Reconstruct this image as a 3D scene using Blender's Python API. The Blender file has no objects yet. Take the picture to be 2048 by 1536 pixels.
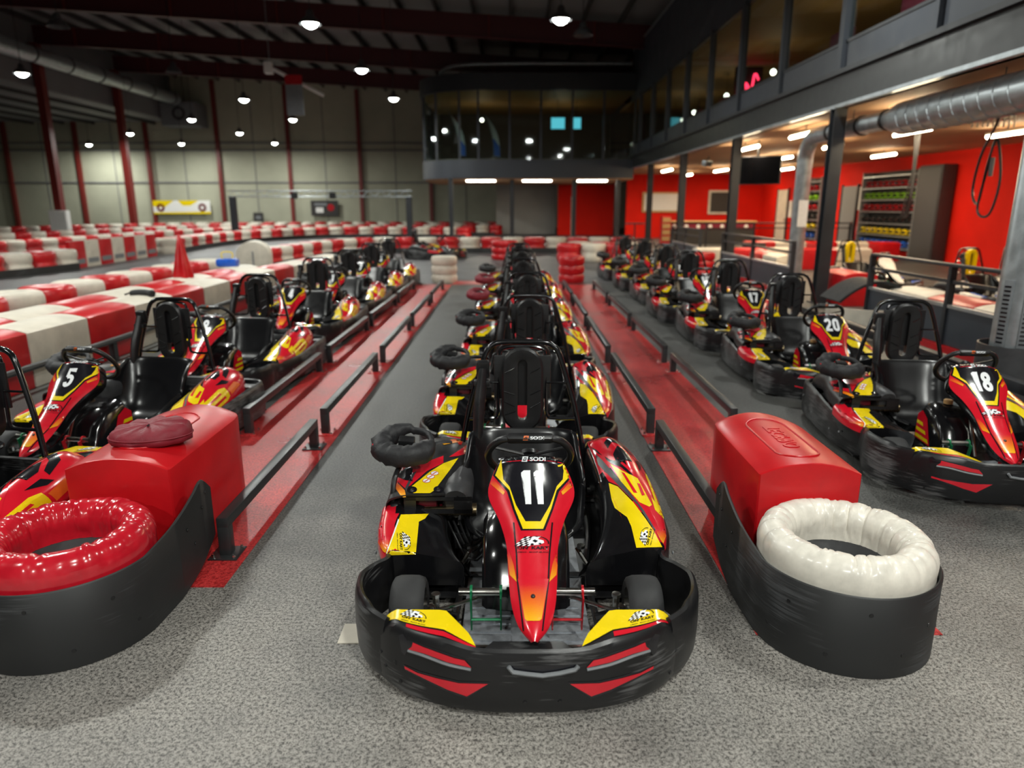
import bpy, bmesh, math, random
from mathutils import Vector, Matrix
from mathutils.bvhtree import BVHTree
random.seed(7)
R = math.radians
sc = bpy.context.scene
COL = sc.collection

# ------------------------------------------------------------------ camera, world, exposure
cam_d = bpy.data.cameras.new('camera'); cam = bpy.data.objects.new('camera', cam_d); COL.objects.link(cam)
cam.location = (0, 0, 1.8); cam.rotation_euler = (R(90-14.344), 0, 0)
cam_d.sensor_width = 36; cam_d.lens = 36*1400/2048; cam_d.clip_end = 300
cam_d.dof.use_dof = True; cam_d.dof.focus_distance = 3.3; cam_d.dof.aperture_fstop = 1.4
sc.camera = cam
w = bpy.data.worlds.new('world'); sc.world = w; w.use_nodes = True
w.node_tree.nodes['Background'].inputs[0].default_value = (.5, .55, .6, 1)
w.node_tree.nodes['Background'].inputs[1].default_value = .05
vs = sc.view_settings
vs.view_transform = 'Standard'; vs.look = 'None'; vs.gamma = 1; vs.exposure = 0.16; vs.use_curve_mapping = False
LAMP_W = 185.0      # high-bay lamp power
TUBE_W = 34.0       # fluorescent tube power

# ------------------------------------------------------------------ materials
MATS = {}
def nmat(name):
    m = bpy.data.materials.new(name); m.use_nodes = True
    MATS[name] = m
    nt = m.node_tree
    return m, nt, nt.nodes['Principled BSDF']
def node(nt, t, **kw):
    n = nt.nodes.new(t)
    for k, v in kw.items(): setattr(n, k, v)
    return n
def ramp(nt, fac, stops, interp='LINEAR'):
    r = node(nt, 'ShaderNodeValToRGB'); cr = r.color_ramp; cr.interpolation = interp
    while len(cr.elements) < len(stops): cr.elements.new(.5)
    for e, (p, c) in zip(cr.elements, stops):
        e.position = p; e.color = (*c, 1) if len(c) == 3 else c
    nt.links.new(fac, r.inputs[0]); return r
def coords(nt, kind='Object', scale=(1,1,1)):
    tc = node(nt, 'ShaderNodeTexCoord'); mp = node(nt, 'ShaderNodeMapping')
    mp.inputs['Scale'].default_value = scale
    nt.links.new(tc.outputs[kind], mp.inputs[0]); return mp.outputs[0]
def noise(nt, vec, scale, detail=4, rough=.6):
    n = node(nt, 'ShaderNodeTexNoise'); n.inputs['Scale'].default_value = scale
    n.inputs['Detail'].default_value = detail; n.inputs['Roughness'].default_value = rough
    nt.links.new(vec, n.inputs['Vector']); return n.outputs['Fac']
def bump(nt, b, h, strength=.2, dist=.01):
    n = node(nt, 'ShaderNodeBump'); n.inputs['Strength'].default_value = strength; n.inputs['Distance'].default_value = dist
    nt.links.new(h, n.inputs['Height']); nt.links.new(n.outputs[0], b.inputs['Normal'])
def plain(name, c, rough=.5, metal=0., coat=0., var=.12, nscale=14., spec=.5, bmp=0., bscale=120.):
    """flat colour with slight procedural mottling in colour and gloss"""
    m, nt, b = nmat(name)
    v = coords(nt)
    f = noise(nt, v, nscale)
    lo = tuple(x*(1-var) for x in c); hi = tuple(min(1, x*(1+var)) for x in c)
    r = ramp(nt, f, [(.3, lo), (.7, hi)]); nt.links.new(r.outputs[0], b.inputs['Base Color'])
    rr = ramp(nt, f, [(.3, (rough*.85,)*3), (.75, (min(1, rough*1.15),)*3)]); nt.links.new(rr.outputs[0], b.inputs['Roughness'])
    b.inputs['Metallic'].default_value = metal; b.inputs['Coat Weight'].default_value = coat
    b.inputs['Coat Roughness'].default_value = .12; b.inputs['Specular IOR Level'].default_value = spec
    if bmp: bump(nt, b, noise(nt, v, bscale, 3), bmp, .004)
    return m
def emis(name, c, s):
    m, nt, b = nmat(name)
    b.inputs['Base Color'].default_value = (*c, 1)
    b.inputs['Emission Color'].default_value = (*c, 1); b.inputs['Emission Strength'].default_value = s
    return m
def scuffed(name, c, scuff, rough=.42, sc1=(2.2, 2.2, 30), lo=.60, hi=.74):
    """dark plastic with streaky scuff marks"""
    m, nt, b = nmat(name)
    v = coords(nt, 'Object', sc1); f = noise(nt, v, 3.2, 6, .65)
    v2 = coords(nt); g = noise(nt, v2, 2.3, 2)
    mm = node(nt, 'ShaderNodeMath', operation='MULTIPLY'); nt.links.new(f, mm.inputs[0])
    g2 = ramp(nt, g, [(.42, (.55,)*3), (.62, (1.15,)*3)]); nt.links.new(g2.outputs[0], mm.inputs[1])
    r = ramp(nt, mm.outputs[0], [(lo, c), (hi, scuff)]); nt.links.new(r.outputs[0], b.inputs['Base Color'])
    rr = ramp(nt, mm.outputs[0], [(.5, (rough,)*3), (.8, (min(1, rough+.3),)*3)]); nt.links.new(rr.outputs[0], b.inputs['Roughness'])
    return m

M = {}
M['bumper'] = scuffed('bumper_plastic', (.008,.008,.009), (.11,.11,.112), .34, lo=.43, hi=.66)
M['skirt'] = scuffed('belt_rubber', (.013,.0135,.014), (.05,.052,.055), .5, (1.2,1.2,40), .46, .74)
M['black'] = plain('gloss_black', (.006,.006,.007), .16, coat=.3)
M['satin'] = plain('satin_black', (.010,.010,.011), .38)
M['seat'] = plain('seat_plastic', (.006,.006,.007), .25, nscale=4)
M['char'] = plain('charcoal_plastic', (.045,.045,.048), .42)
M['rubber'] = plain('tyre_rubber', (.022,.022,.023), .72, bmp=.15, bscale=60)
M['red'] = plain('red_film', (.62,.008,.022), .22, coat=.5, var=.05)
M['yellow'] = plain('yellow_film', (.84,.62,.004), .26, coat=.4, var=.04)
M['blackfilm'] = plain('black_film', (.007,.007,.010), .2, coat=.4)
M['white'] = plain('white_film', (.80,.82,.84), .4, var=.04)
M['orange'] = plain('orange_film', (.75,.14,.015), .35, var=.05)
M['greyfilm'] = plain('grey_film', (.05,.052,.058), .35)
M['chrome'] = plain('polished_steel', (.62,.60,.56), .18, metal=1, var=.2)
M['alu'] = plain('brushed_aluminium', (.36,.38,.41), .42, metal=.6, var=.18, nscale=40)
M['bronze'] = plain('heat_tinted_steel', (.34,.26,.15), .3, metal=1)
M['lime'] = plain('lime_helmet', (.22,.50,.02), .3)
M['green'] = plain('green_anodised', (.004,.15,.055), .35, metal=.3)
M['redmetal'] = plain('red_anodised', (.5,.012,.02), .3, metal=.3)
M['maroon'] = plain('maroon_engine_paint', (.14,.006,.014), .3, coat=.3)
M['cloth'] = plain('black_nylon', (.012,.012,.014), .62, bmp=.5, bscale=55)
M['redcloth'] = plain('maroon_nylon', (.20,.008,.02), .6, bmp=.5, bscale=55)
M['railsteel'] = plain('dark_painted_steel', (.020,.021,.022), .36, nscale=5)
M['darksteel'] = plain('anthracite_steel', (.018,.020,.024), .45, nscale=3)
M['fascia'] = plain('anthracite_cladding', (.036,.042,.054), .5, nscale=2)
M['bred'] = plain('red_barrier_plastic', (.50,.006,.010), .33, var=.16, nscale=3.0, bmp=.05, bscale=9)
M['bwhite'] = plain('white_barrier_plastic', (.60,.55,.46), .5, var=.14, nscale=3.5)
M['wrapred'] = plain('red_wrap_film', (.52,.010,.022), .2, var=.12, coat=.5)
M['wrapwhite'] = plain('white_wrap_film', (.70,.66,.58), .34, var=.12, coat=.2)
M['rafter'] = plain('dark_red_steel', (.070,.010,.012), .5)
M['colred'] = plain('red_oxide_steel', (.16,.016,.012), .5)
M['galv'] = plain('galvanised_steel', (.42,.46,.48), .34, metal=.7, var=.2, nscale=6)
M['roofsheet'] = plain('roof_sheet', (.20,.20,.20), .6)
M['purlin'] = plain('purlin_steel', (.035,.033,.032), .6)
M['blue'] = plain('blue_film', (.01,.10,.55), .3, coat=.3)
M['paper'] = plain('paper', (.78,.77,.74), .8, var=.05)
M['wood'] = plain('light_wood', (.50,.30,.12), .5)
M['screen'] = plain('dark_screen', (.004,.004,.005), .12)
M['couch'] = plain('red_upholstery', (.22,.01,.03), .6)
M['gray'] = plain('mid_grey_paint', (.18,.19,.20), .5)

def fade(name, top, bot, mid, vertical=True):
    """printed halftone fade, red to yellow, along the decal"""
    m, nt, b = nmat(name)
    tc = node(nt, 'ShaderNodeTexCoord'); sp = node(nt, 'ShaderNodeSeparateXYZ'); nt.links.new(tc.outputs['UV'], sp.inputs[0])
    vo = node(nt, 'ShaderNodeTexVoronoi'); vo.inputs['Scale'].default_value = 260; vo.inputs['Randomness'].default_value = .15
    nt.links.new(tc.outputs['Object'], vo.inputs['Vector'])
    mr = node(nt, 'ShaderNodeMath', operation='MULTIPLY_ADD'); nt.links.new(vo.outputs['Distance'], mr.inputs[0]); mr.inputs[1].default_value = .28
    nt.links.new(sp.outputs[1 if vertical else 0], mr.inputs[2])
    r = ramp(nt, mr.outputs[0], [(.10, bot), (.55, mid), (1.0, top)]); nt.links.new(r.outputs[0], b.inputs['Base Color'])
    b.inputs['Roughness'].default_value = .25; b.inputs['Coat Weight'].default_value = .4; b.inputs['Coat Roughness'].default_value = .1
    return m
M['fade'] = fade('halftone_fade', (.62,.008,.022), (.86,.46,.01), (.78,.16,.012))

def floor_mat(name, dark, light, spk=.5, rough=.55, far_shade=None):
    """speckled screed; aged = (y0, y1, tone): light falloff painted in, darker beyond a ragged edge"""
    m, nt, b = nmat(name)
    v = coords(nt)
    f1 = noise(nt, v, 230, 2, .5); f2 = noise(nt, v, 75, 4, .75); f3 = noise(nt, v, .9, 5, .65)
    mx = node(nt, 'ShaderNodeMath', operation='MULTIPLY_ADD'); nt.links.new(f1, mx.inputs[0]); mx.inputs[1].default_value = spk; nt.links.new(f2, mx.inputs[2])
    r = ramp(nt, mx.outputs[0], [(.47+spk*.5-.10, dark), (.5+spk*.5+.08, light)])
    mix = node(nt, 'ShaderNodeMixRGB', blend_type='MULTIPLY'); mix.inputs[0].default_value = 1
    st = ramp(nt, f3, [(.34, (.55,.55,.55)), (.5, (.85,.84,.83)), (.68, (1.15,1.13,1.1))])
    nt.links.new(r.outputs[0], mix.inputs[1]); nt.links.new(st.outputs[0], mix.inputs[2]); col = mix.outputs[0]
    if far_shade:  # dimmer light deeper into the hall, painted into the floor colour
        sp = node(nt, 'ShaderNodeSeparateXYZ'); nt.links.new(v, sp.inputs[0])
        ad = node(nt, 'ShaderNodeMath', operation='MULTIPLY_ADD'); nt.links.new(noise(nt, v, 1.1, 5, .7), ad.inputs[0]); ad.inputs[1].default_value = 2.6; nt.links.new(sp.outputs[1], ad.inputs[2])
        rg = node(nt, 'ShaderNodeMapRange'); rg.inputs['From Min'].default_value = far_shade[0]+1.3; rg.inputs['From Max'].default_value = far_shade[1]+1.3; nt.links.new(ad.outputs[0], rg.inputs['Value'])
        m2 = node(nt, 'ShaderNodeMixRGB', blend_type='MULTIPLY'); nt.links.new(rg.outputs[0], m2.inputs[0]); nt.links.new(col, m2.inputs[1]); m2.inputs[2].default_value = (*far_shade[2], 1); col = m2.outputs[0]
    nt.links.new(col, b.inputs['Base Color'])
    rr = ramp(nt, f3, [(.3, (rough*.8,)*3), (.7, (rough*1.15,)*3)]); nt.links.new(rr.outputs[0], b.inputs['Roughness'])
    bump(nt, b, mx.outputs[0], .4, .004)
    return m
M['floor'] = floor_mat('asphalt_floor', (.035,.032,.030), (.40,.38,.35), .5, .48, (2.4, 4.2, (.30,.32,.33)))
M['track'] = floor_mat('track_asphalt', (.045,.045,.047), (.13,.13,.135), .5, .5)
M['redpaint'] = floor_mat('red_floor_paint', (.24,.008,.010), (.62,.045,.045), .45, .32)

def wall_mat(name, c, courses=0.):
    m, nt, b = nmat(name); v = coords(nt)
    f = noise(nt, v, .35, 3)
    r = ramp(nt, f, [(.3, tuple(x*.85 for x in c)), (.7, tuple(x*1.1 for x in c))]); nt.links.new(r.outputs[0], b.inputs['Base Color'])
    b.inputs['Roughness'].default_value = .75
    if courses:
        br = node(nt, 'ShaderNodeTexBrick'); br.inputs['Scale'].default_value = 1; br.inputs['Brick Width'].default_value = .5
        br.inputs['Row Height'].default_value = courses; br.inputs['Mortar Size'].default_value = .012
        rot = coords(nt, 'Object'); mp = rot.node; mp.inputs['Rotation'].default_value = (R(90), 0, R(90))
        nt.links.new(rot, br.inputs['Vector'])
        inv = node(nt, 'ShaderNodeMath', operation='SUBTRACT'); inv.inputs[0].default_value = 1; nt.links.new(br.outputs['Fac'], inv.inputs[1])
        bump(nt, b, inv.outputs[0], .5, .01)
    return m
M['wall'] = wall_mat('pale_sandwich_panel', (.40,.40,.30))
M['walltop'] = wall_mat('grey_sandwich_panel', (.17,.17,.175))
M['redwall'] = wall_mat('red_block_wall', (.66,.012,.004), .2)
M['redwall'].node_tree.nodes['Principled BSDF'].inputs['Specular IOR Level'].default_value = .15
M['soffit'] = wall_mat('board_soffit', (.42,.24,.12))
M['grey_blk'] = wall_mat('grey_block_wall', (.30,.30,.28), .2)
M['dark_int'] = plain('dark_interior', (.03,.027,.025), .7)
M['ochre'] = plain('ochre_ceiling', (.34,.22,.09), .7)
M['upfloor'] = plain('parquet_floor', (.34,.24,.14), .5)
M['upwall'] = plain('upper_room_wall', (.09,.075,.065), .7)
M['lampglow'] = emis('lamp_lens', (.93,1,.93), 40)
M['tubeglow'] = emis('fluorescent_tube', (1,.84,.56), 40)
M['panelglow'] = emis('ceiling_light_panel', (1,.92,.78), 9)
M['neon'] = emis('red_neon', (1,.03,.08), 5)
M['teal'] = emis('teal_screen', (.10,.45,.55), 1.6)
M['greenlamp'] = emis('green_exit_lamp', (.05,.8,.4), 2)
def glassmat():
    m = bpy.data.materials.new('tinted_glass'); m.use_nodes = True; nt = m.node_tree
    nt.nodes.remove(nt.nodes['Principled BSDF']); out = nt.nodes['Material Output']
    tr = node(nt, 'ShaderNodeBsdfTransparent'); tr.inputs[0].default_value = (.72,.80,.79,1)
    gl = node(nt, 'ShaderNodeBsdfGlossy'); gl.inputs['Roughness'].default_value = .03; gl.inputs[0].default_value = (.9,.95,.95,1)
    fr = node(nt, 'ShaderNodeFresnel'); fr.inputs[0].default_value = 1.6
    mx = node(nt, 'ShaderNodeMixShader'); ge = node(nt, 'ShaderNodeNewGeometry'); iv = node(nt, 'ShaderNodeMath', operation='SUBTRACT'); iv.inputs[0].default_value = 1; nt.links.new(ge.outputs['Backfacing'], iv.inputs[1]); ml = node(nt, 'ShaderNodeMath', operation='MULTIPLY'); nt.links.new(fr.outputs[0], ml.inputs[0]); nt.links.new(iv.outputs[0], ml.inputs[1]); nt.links.new(ml.outputs[0], mx.inputs[0]); nt.links.new(tr.outputs[0], mx.inputs[1]); nt.links.new(gl.outputs[0], mx.inputs[2])
    nt.links.new(mx.outputs[0], out.inputs[0]); return m
M['glass'] = glassmat()

# ------------------------------------------------------------------ mesh helpers
def V(*a): return Vector(a)
def cr(pts, n):
    """Catmull-Rom resample of a control polyline into n+1 points"""
    pts = [Vector(p) for p in pts]; k = len(pts)-1; out = []
    for i in range(n+1):
        t = i/n*k; j = min(int(t), k-1); f = t-j
        p0 = pts[max(j-1, 0)]; p1 = pts[j]; p2 = pts[j+1]; p3 = pts[min(j+2, k)]
        out.append(.5*((2*p1)+(p2-p0)*f+(2*p0-5*p1+4*p2-p3)*f*f+(3*p1-p0-3*p2+p3)*f**3))
    return out
class MB:
    def __init__(s): s.v = []; s.f = []; s.m = []; s.cur = 0
    def add(s, verts, faces):
        o = len(s.v); s.v += [tuple(x) for x in verts]; s.f += [tuple(i+o for i in f) for f in faces]; s.m += [s.cur]*len(faces); return s
    def box(s, c, d, rot=None, bev=0.):
        bm = bmesh.new(); bmesh.ops.create_cube(bm, size=1)
        for v in bm.verts: v.co = V(v.co.x*d[0], v.co.y*d[1], v.co.z*d[2])
        if bev: bmesh.ops.bevel(bm, geom=bm.edges[:], offset=bev, segments=2, affect='EDGES', profile=.6)
        T = Matrix.Translation(c) @ (rot if rot else Matrix())
        bm.verts.index_update()
        s.add([T @ v.co for v in bm.verts], [[v.index for v in f.verts] for f in bm.faces]); bm.free(); return s
    def bb(s, x0, x1, y0, y1, z0, z1, bev=0.):
        return s.box(((x0+x1)/2, (y0+y1)/2, (z0+z1)/2), (x1-x0, y1-y0, z1-z0), None, bev)
    def tube(s, path, r, seg=8, cap=True, closed=False, flat=1.):
        path = [Vector(p) for p in path]; n = len(path); vs = []; up = V(0,0,1)
        prev = None
        for i, p in enumerate(path):
            a = path[i-1] if i or closed else p; b = path[(i+1) % n] if i < n-1 or closed else p
            t = (b-a).normalized()
            if prev is None:
                ref = up if abs(t.z) < .9 else V(1,0,0)
                x = t.cross(ref).normalized()
            else: x = (prev-t*prev.dot(t)).normalized()
            prev = x; y = t.cross(x)
            rr = r[i] if isinstance(r, (list, tuple)) else r
            for k in range(seg):
                q = 2*math.pi*k/seg; vs.append(p+x*math.cos(q)*rr+y*math.sin(q)*rr*flat)
        fs = []
        for i in range(n if closed else n-1):
            j = (i+1) % n
            for k in range(seg): fs.append((i*seg+k, i*seg+(k+1) % seg, j*seg+(k+1) % seg, j*seg+k))
        if cap and not closed: fs += [tuple(range(seg-1, -1, -1)), tuple(range((n-1)*seg, n*seg))]
        return s.add(vs, fs)
    def lathe(s, prof, seg=24, T=None, closed=False):
        """prof: (r, z) pairs about the z axis"""
        T = T or Matrix(); n = len(prof); vs = []; fs = []
        for r, z in prof:
            for k in range(seg):
                q = 2*math.pi*k/seg; vs.append(T @ V(r*math.cos(q), r*math.sin(q), z))
        for i in range(n if closed else n-1):
            j = (i+1) % n
            for k in range(seg): fs.append((i*seg+k, i*seg+(k+1) % seg, j*seg+(k+1) % seg, j*seg+k))
        if not closed:
            if prof[0][0] > 1e-5: fs.append(tuple(range(seg-1, -1, -1)))
            if prof[-1][0] > 1e-5: fs.append(tuple(range((n-1)*seg, n*seg)))
        return s.add(vs, fs)
    def grid(s, rows, close=False):
        n = len(rows[0]); vs = [p for r in rows for p in r]; fs = []
        for i in range(len(rows)-1):
            for j in range(n if close else n-1):
                k = (j+1) % n; fs.append((i*n+j, i*n+k, (i+1)*n+k, (i+1)*n+j))
        return s.add(vs, fs)
    def prism(s, pts, axis, a0, a1):
        """2D outline extruded along an axis ('x','y','z')"""
        def mk(p, q): return {'x': (q, p[0], p[1]), 'y': (p[0], q, p[1]), 'z': (p[0], p[1], q)}[axis]
        n = len(pts); vs = [mk(p, a0) for p in pts]+[mk(p, a1) for p in pts]
        fs = [tuple(range(n)), tuple(range(2*n-1, n-1, -1))]+[(i, i+n, (i+1) % n+n, (i+1) % n) for i in range(n)]
        return s.add(vs, fs)
    def mesh(s, name, mats, thick=0., smooth=40, bev=0.):
        bm = bmesh.new(); vv = [bm.verts.new(p) for p in s.v]
        for f, mi in zip(s.f, s.m):
            try:
                q = bm.faces.new([vv[i] for i in f]); q.material_index = mi
            except ValueError: pass
        bmesh.ops.remove_doubles(bm, verts=bm.verts, dist=1e-5)
        bmesh.ops.recalc_face_normals(bm, faces=bm.faces)
        if thick: bmesh.ops.solidify(bm, geom=bm.faces[:], thickness=thick)
        if bev:
            es = [e for e in bm.edges if len(e.link_faces) == 2 and e.calc_face_angle(0) > .6]
            bmesh.ops.bevel(bm, geom=es, offset=bev, segments=2, affect='EDGES', profile=.6)
        me = bpy.data.meshes.new(name); bm.to_mesh(me); bm.free()
        for m in (mats if isinstance(mats, (list, tuple)) else [mats]): me.materials.append(m)
        if smooth: me.shade_smooth(); me.set_sharp_from_angle(angle=R(smooth))
        return me
    def objs(s, name, mats, parent=None, **k):
        for vi, fi in islands(len(s.v), s.f):
            mp = {v: i for i, v in enumerate(vi)}; d = MB()
            d.v = [s.v[v] for v in vi]; d.f = [tuple(mp[v] for v in s.f[f]) for f in fi]; d.m = [s.m[f] for f in fi]
            d.obj(name, mats, parent, **k)
    def obj(s, name, mats, parent=None, **k):
        return link(name, s.mesh(name, mats, **k), parent)
def islands(nv, faces):
    par = list(range(nv))
    def find(a):
        while par[a] != a: par[a] = par[par[a]]; a = par[a]
        return a
    for f in faces:
        for v in f[1:]: par[find(v)] = find(f[0])
    g = {}
    for i, f in enumerate(faces): g.setdefault(find(f[0]), []).append(i)
    return [(sorted({v for i in fi for v in faces[i]}), fi) for fi in g.values()]
def link(name, data, parent=None, loc=None):
    o = bpy.data.objects.new(name, data); COL.objects.link(o)
    if parent: o.parent = parent
    if loc: o.location = loc
    return o
def empty(name, loc=(0,0,0), rz=0.):
    o = bpy.data.objects.new(name, None); COL.objects.link(o); o.location = loc; o.rotation_euler = (0, 0, rz); o.empty_display_size = .1
    return o
def tag(o, label=None, cat=None, group=None, kind=None):
    if label: o['label'] = label
    if cat: o['category'] = cat
    if group: o['group'] = group
    if kind: o['kind'] = kind
    return o
def struct(o): o['kind'] = 'structure'; return o
def copy_tree(o, parent=None, skip=()):
    c = o.copy(); COL.objects.link(c); c.parent = parent
    for ch in list(o.children):
        if ch.name.split('.')[0] in skip: continue
        copy_tree(ch, c, skip)
    return c
TXT = {}
def text2d(s, bold=.0, sx=1.):
    """lettering outline filled with triangles, cap height 1, origin at its centre -> verts, faces, width"""
    key = (s, bold, sx)
    if key in TXT: return TXT[key]
    cu = bpy.data.curves.new('lettering', 'FONT'); cu.body = s; cu.size = 1; cu.offset = bold; cu.resolution_u = 3
    o = bpy.data.objects.new('lettering', cu); COL.objects.link(o)
    dg = bpy.context.evaluated_depsgraph_get(); dg.update()
    me = o.evaluated_get(dg).to_mesh()
    vs = [(v.co.x, v.co.y) for v in me.vertices]; fs = [tuple(p.vertices) for p in me.polygons]
    o.evaluated_get(dg).to_mesh_clear(); bpy.data.objects.remove(o); bpy.data.curves.remove(cu)
    x0 = min(v[0] for v in vs); x1 = max(v[0] for v in vs); y0 = min(v[1] for v in vs); y1 = max(v[1] for v in vs); h = y1-y0
    vs = [((x-(x0+x1)/2)/h*sx, (y-(y0+y1)/2)/h) for x, y in vs]
    TXT[key] = (vs, fs, (x1-x0)/h*sx); return TXT[key]
# ------------------------------------------------------------------ the hall
YB = 58.5; XL = -46.; XR = 14.; YF = -9.; XM = 5.83        # back wall, left wall, right wall, front wall, mezzanine face
def roof_z(x): return 9.72-.06*(x-XM)
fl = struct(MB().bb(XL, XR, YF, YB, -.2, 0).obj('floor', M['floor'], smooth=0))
def floor_strip(name, x0, x1, y0, y1, mat, z=.003):
    return MB().bb(x0, x1, y0, y1, -.05, z).obj(name, mat, fl, smooth=0)
floor_strip('track_surface', XL+.5, 5.0, 16.6, YB-.3, M['track'], .002)
floor_strip('track_surface', XL+.5, -4.9, 5.0, 16.6, M['track'], .002)
floor_strip('painted_strip', -2.22, -1.40, 3.05, 16.4, M['redpaint'], .004)
floor_strip('painted_strip', 1.055, 1.86, 2.66, 16.4, M['redpaint'], .004)
floor_strip('painted_strip', -1.40, 1.055, 16.4, 17.2, M['redpaint'], .004)
floor_strip('lane_line', -.74, -.64, 2.60, 2.74, M['bwhite'], .004)
struct(fl)
ce = struct(MB().add([(XL,YF,roof_z(-27)),(-26.6,YF,roof_z(-26.6)),(XR,YF,roof_z(XR)),(XL,YB,roof_z(-27)),(-26.6,YB,roof_z(-26.6)),(XR,YB,roof_z(XR))], [(0,1,4,3),(1,2,5,4)]).obj('ceiling', M['roofsheet'], smooth=0))
for i in range(24):
    x = -26+i*1.62; z = roof_z(x); 
    if x < XR: MB().bb(x-.05, x+.05, YF, YB, z-.28, z-.01).obj('purlin', M['purlin'], ce, smooth=0)
for y in (8, 16.5, 25, 33.5, 42, 50):
    a, b = -26.3, XR-.2
    MB().add([(a,y-.04,roof_z(a)-.30),(b,y-.04,roof_z(b)-.30),(b,y-.04,roof_z(b)-1.22),(a,y-.04,roof_z(a)-1.22)]+[(a,y+.04,roof_z(a)-.30),(b,y+.04,roof_z(b)-.30),(b,y+.04,roof_z(b)-1.22),(a,y+.04,roof_z(a)-1.22)],
        [(0,1,2,3),(7,6,5,4),(0,4,5,1),(3,2,6,7)]).obj('rafter', M['rafter'], ce, smooth=0)
    r = MB(); r.add([(a,y-.16,roof_z(a)-1.22),(b,y-.16,roof_z(b)-1.22),(b,y+.16,roof_z(b)-1.22),(a,y+.16,roof_z(a)-1.22),(a,y-.16,roof_z(a)-1.25),(b,y-.16,roof_z(b)-1.25),(b,y+.16,roof_z(b)-1.25),(a,y+.16,roof_z(a)-1.25)],
        [(0,1,2,3),(7,6,5,4),(0,4,5,1),(1,5,6,2),(2,6,7,3),(3,7,4,0)]); r.obj('rafter_flange', M['rafter'], ce, smooth=0)
    for k in range(9):
        x = -24+k*4.6
        if x < XR-1: MB().box((x, y-.10, roof_z(x)-.76), (.05,.10,.9)).obj('rafter_stiffener', M['colred'], ce, smooth=0)
    if y > 30: MB().bb(-26.5,-26.1,y-.22,y+.22,0,roof_z(-26.3)-1.2).obj('column', M['colred'], ce, smooth=0)
# lower bay beyond the column line
MB().bb(-26.75,-26.6,YF,YB,8.2,roof_z(-26.6)).obj('bulkhead', M['walltop'], ce, smooth=0)
MB().bb(XL,-26.7,YF,YB,8.15,8.25).obj('low_soffit', M['roofsheet'], ce, smooth=0)
for k in range(8): MB().bb(XL+1+k*2.4, XL+1.15+k*2.4, YF, YB, 7.95, 8.14).obj('purlin', M['purlin'], ce, smooth=0)
wb = struct(MB().bb(XL, XR, YB, YB+.2, 0, 12).obj('wall_back', M['wall'], smooth=0))
for k in range(10):
    x = -40.1+k*5.6
    MB().bb(x-.14, x+.14, YB-.28, YB-.0, 0, 9.6 if x < -27 else roof_z(x)-.3).obj('column', M['colred'], wb, smooth=0)
    MB().bb(x+2.75, x+2.81, YB-.03, YB, 0, 10).obj('panel_joint', M['walltop'], wb, smooth=0)
for z in (3.55, 6.0, 6.55): MB().bb(XL, XR, YB-.10, YB-.0, z-.05, z+.05).obj('girt', M['walltop'], wb, smooth=0)
struct(MB().bb(XL-.2, XL, YF, YB, 0, 12).obj('wall_left', M['wall'], smooth=0))
struct(MB().bb(XL, XR, YF-.2, YF, 0, 12).obj('wall_front', M['walltop'], smooth=0))
wr = struct(MB().bb(XR, XR+.2, YF, YB, 0, 12).obj('wall_right', M['redwall'], smooth=0))
# ---- mezzanine along the right-hand side
Y0, Y1 = -2., 36.4
MB().bb(XM, XR, Y0, 41, 3.46, 3.60).obj('mezzanine_soffit', M['soffit'], wr, smooth=0)
MB().bb(XM+.02, XR, Y0, 41, 3.60, 4.02).obj('mezzanine_slab', M['upfloor'], wr, smooth=0)
MB().bb(XM-.10, XM+.10, Y0, 36.4, 3.46, 3.52).obj('beam_flange', M['galv'], wr, smooth=0)
MB().bb(XM-.03, XM+.03, Y0, 36.4, 3.52, 4.02).obj('edge_beam', M['railsteel'], wr, smooth=0)
MB().bb(XM-.12, XM+.10, Y0, 36.4, 4.02, 4.10).obj('beam_flange', M['darksteel'], wr, smooth=0)
MB().bb(XM-.02, XM+.12, Y0, 36.4, 6.62, 8.9).obj('fascia', M['fascia'], wr, smooth=0)
MB().bb(XM-.05, XM+.15, Y0, 36.4, 8.9, 9.0).obj('fascia_cap', M['galv'], wr, smooth=0)
MB().bb(XM+.1, XR, Y0, 41, 6.7, 6.8).obj('upper_ceiling', M['ochre'], wr, smooth=0)
MB().bb(XR-2.1, XR-2.0, Y0, 41, 4.02, 6.7).obj('upper_partition', M['upwall'], wr, smooth=0)
n = 0
for k in range(-3, 8):
    y = 13.3+k*2.9; w = .085 if k % 2 == 0 else .05
    MB().bb(XM-.10, XM+.06, y-w, y+w, 4.08, 6.66).obj('mullion', M['fascia'], wr, smooth=0)
    if y+2.9 < 37:
        n += 1
        wi = struct(MB().bb(XM-.03, XM+.03, y+w, y+2.9-w, 4.10, 4.52).obj('window_%d' % n, M['fascia'], smooth=0))
        MB().bb(XM-.045, XM+.03, y+w, y+2.9-w, 4.52, 4.57).obj('window_frame', M['darksteel'], wi, smooth=0)
        MB().bb(XM-.045, XM+.03, y+w, y+2.9-w, 6.57, 6.62).obj('window_frame', M['darksteel'], wi, smooth=0)
        MB().bb(XM-.006, XM+.006, y+w, y+2.9-w, 4.57, 6.57).obj('pane', M['glass'], wi, smooth=0)
for k in range(-2, 4):
    y = 13.3+k*5.8
    c = MB().bb(XM-.11, XM+.11, y-.10, y-.085, 0, 3.46); c.bb(XM-.11, XM+.11, y+.085, y+.10, 0, 3.46); c.bb(XM-.01, XM+.01, y-.09, y+.09, 0, 3.46); c.bb(XM-.16, XM+.16, y-.16, y+.16, 0, .02)
    c.obj('column', M['darksteel'], wr, smooth=0)
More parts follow.
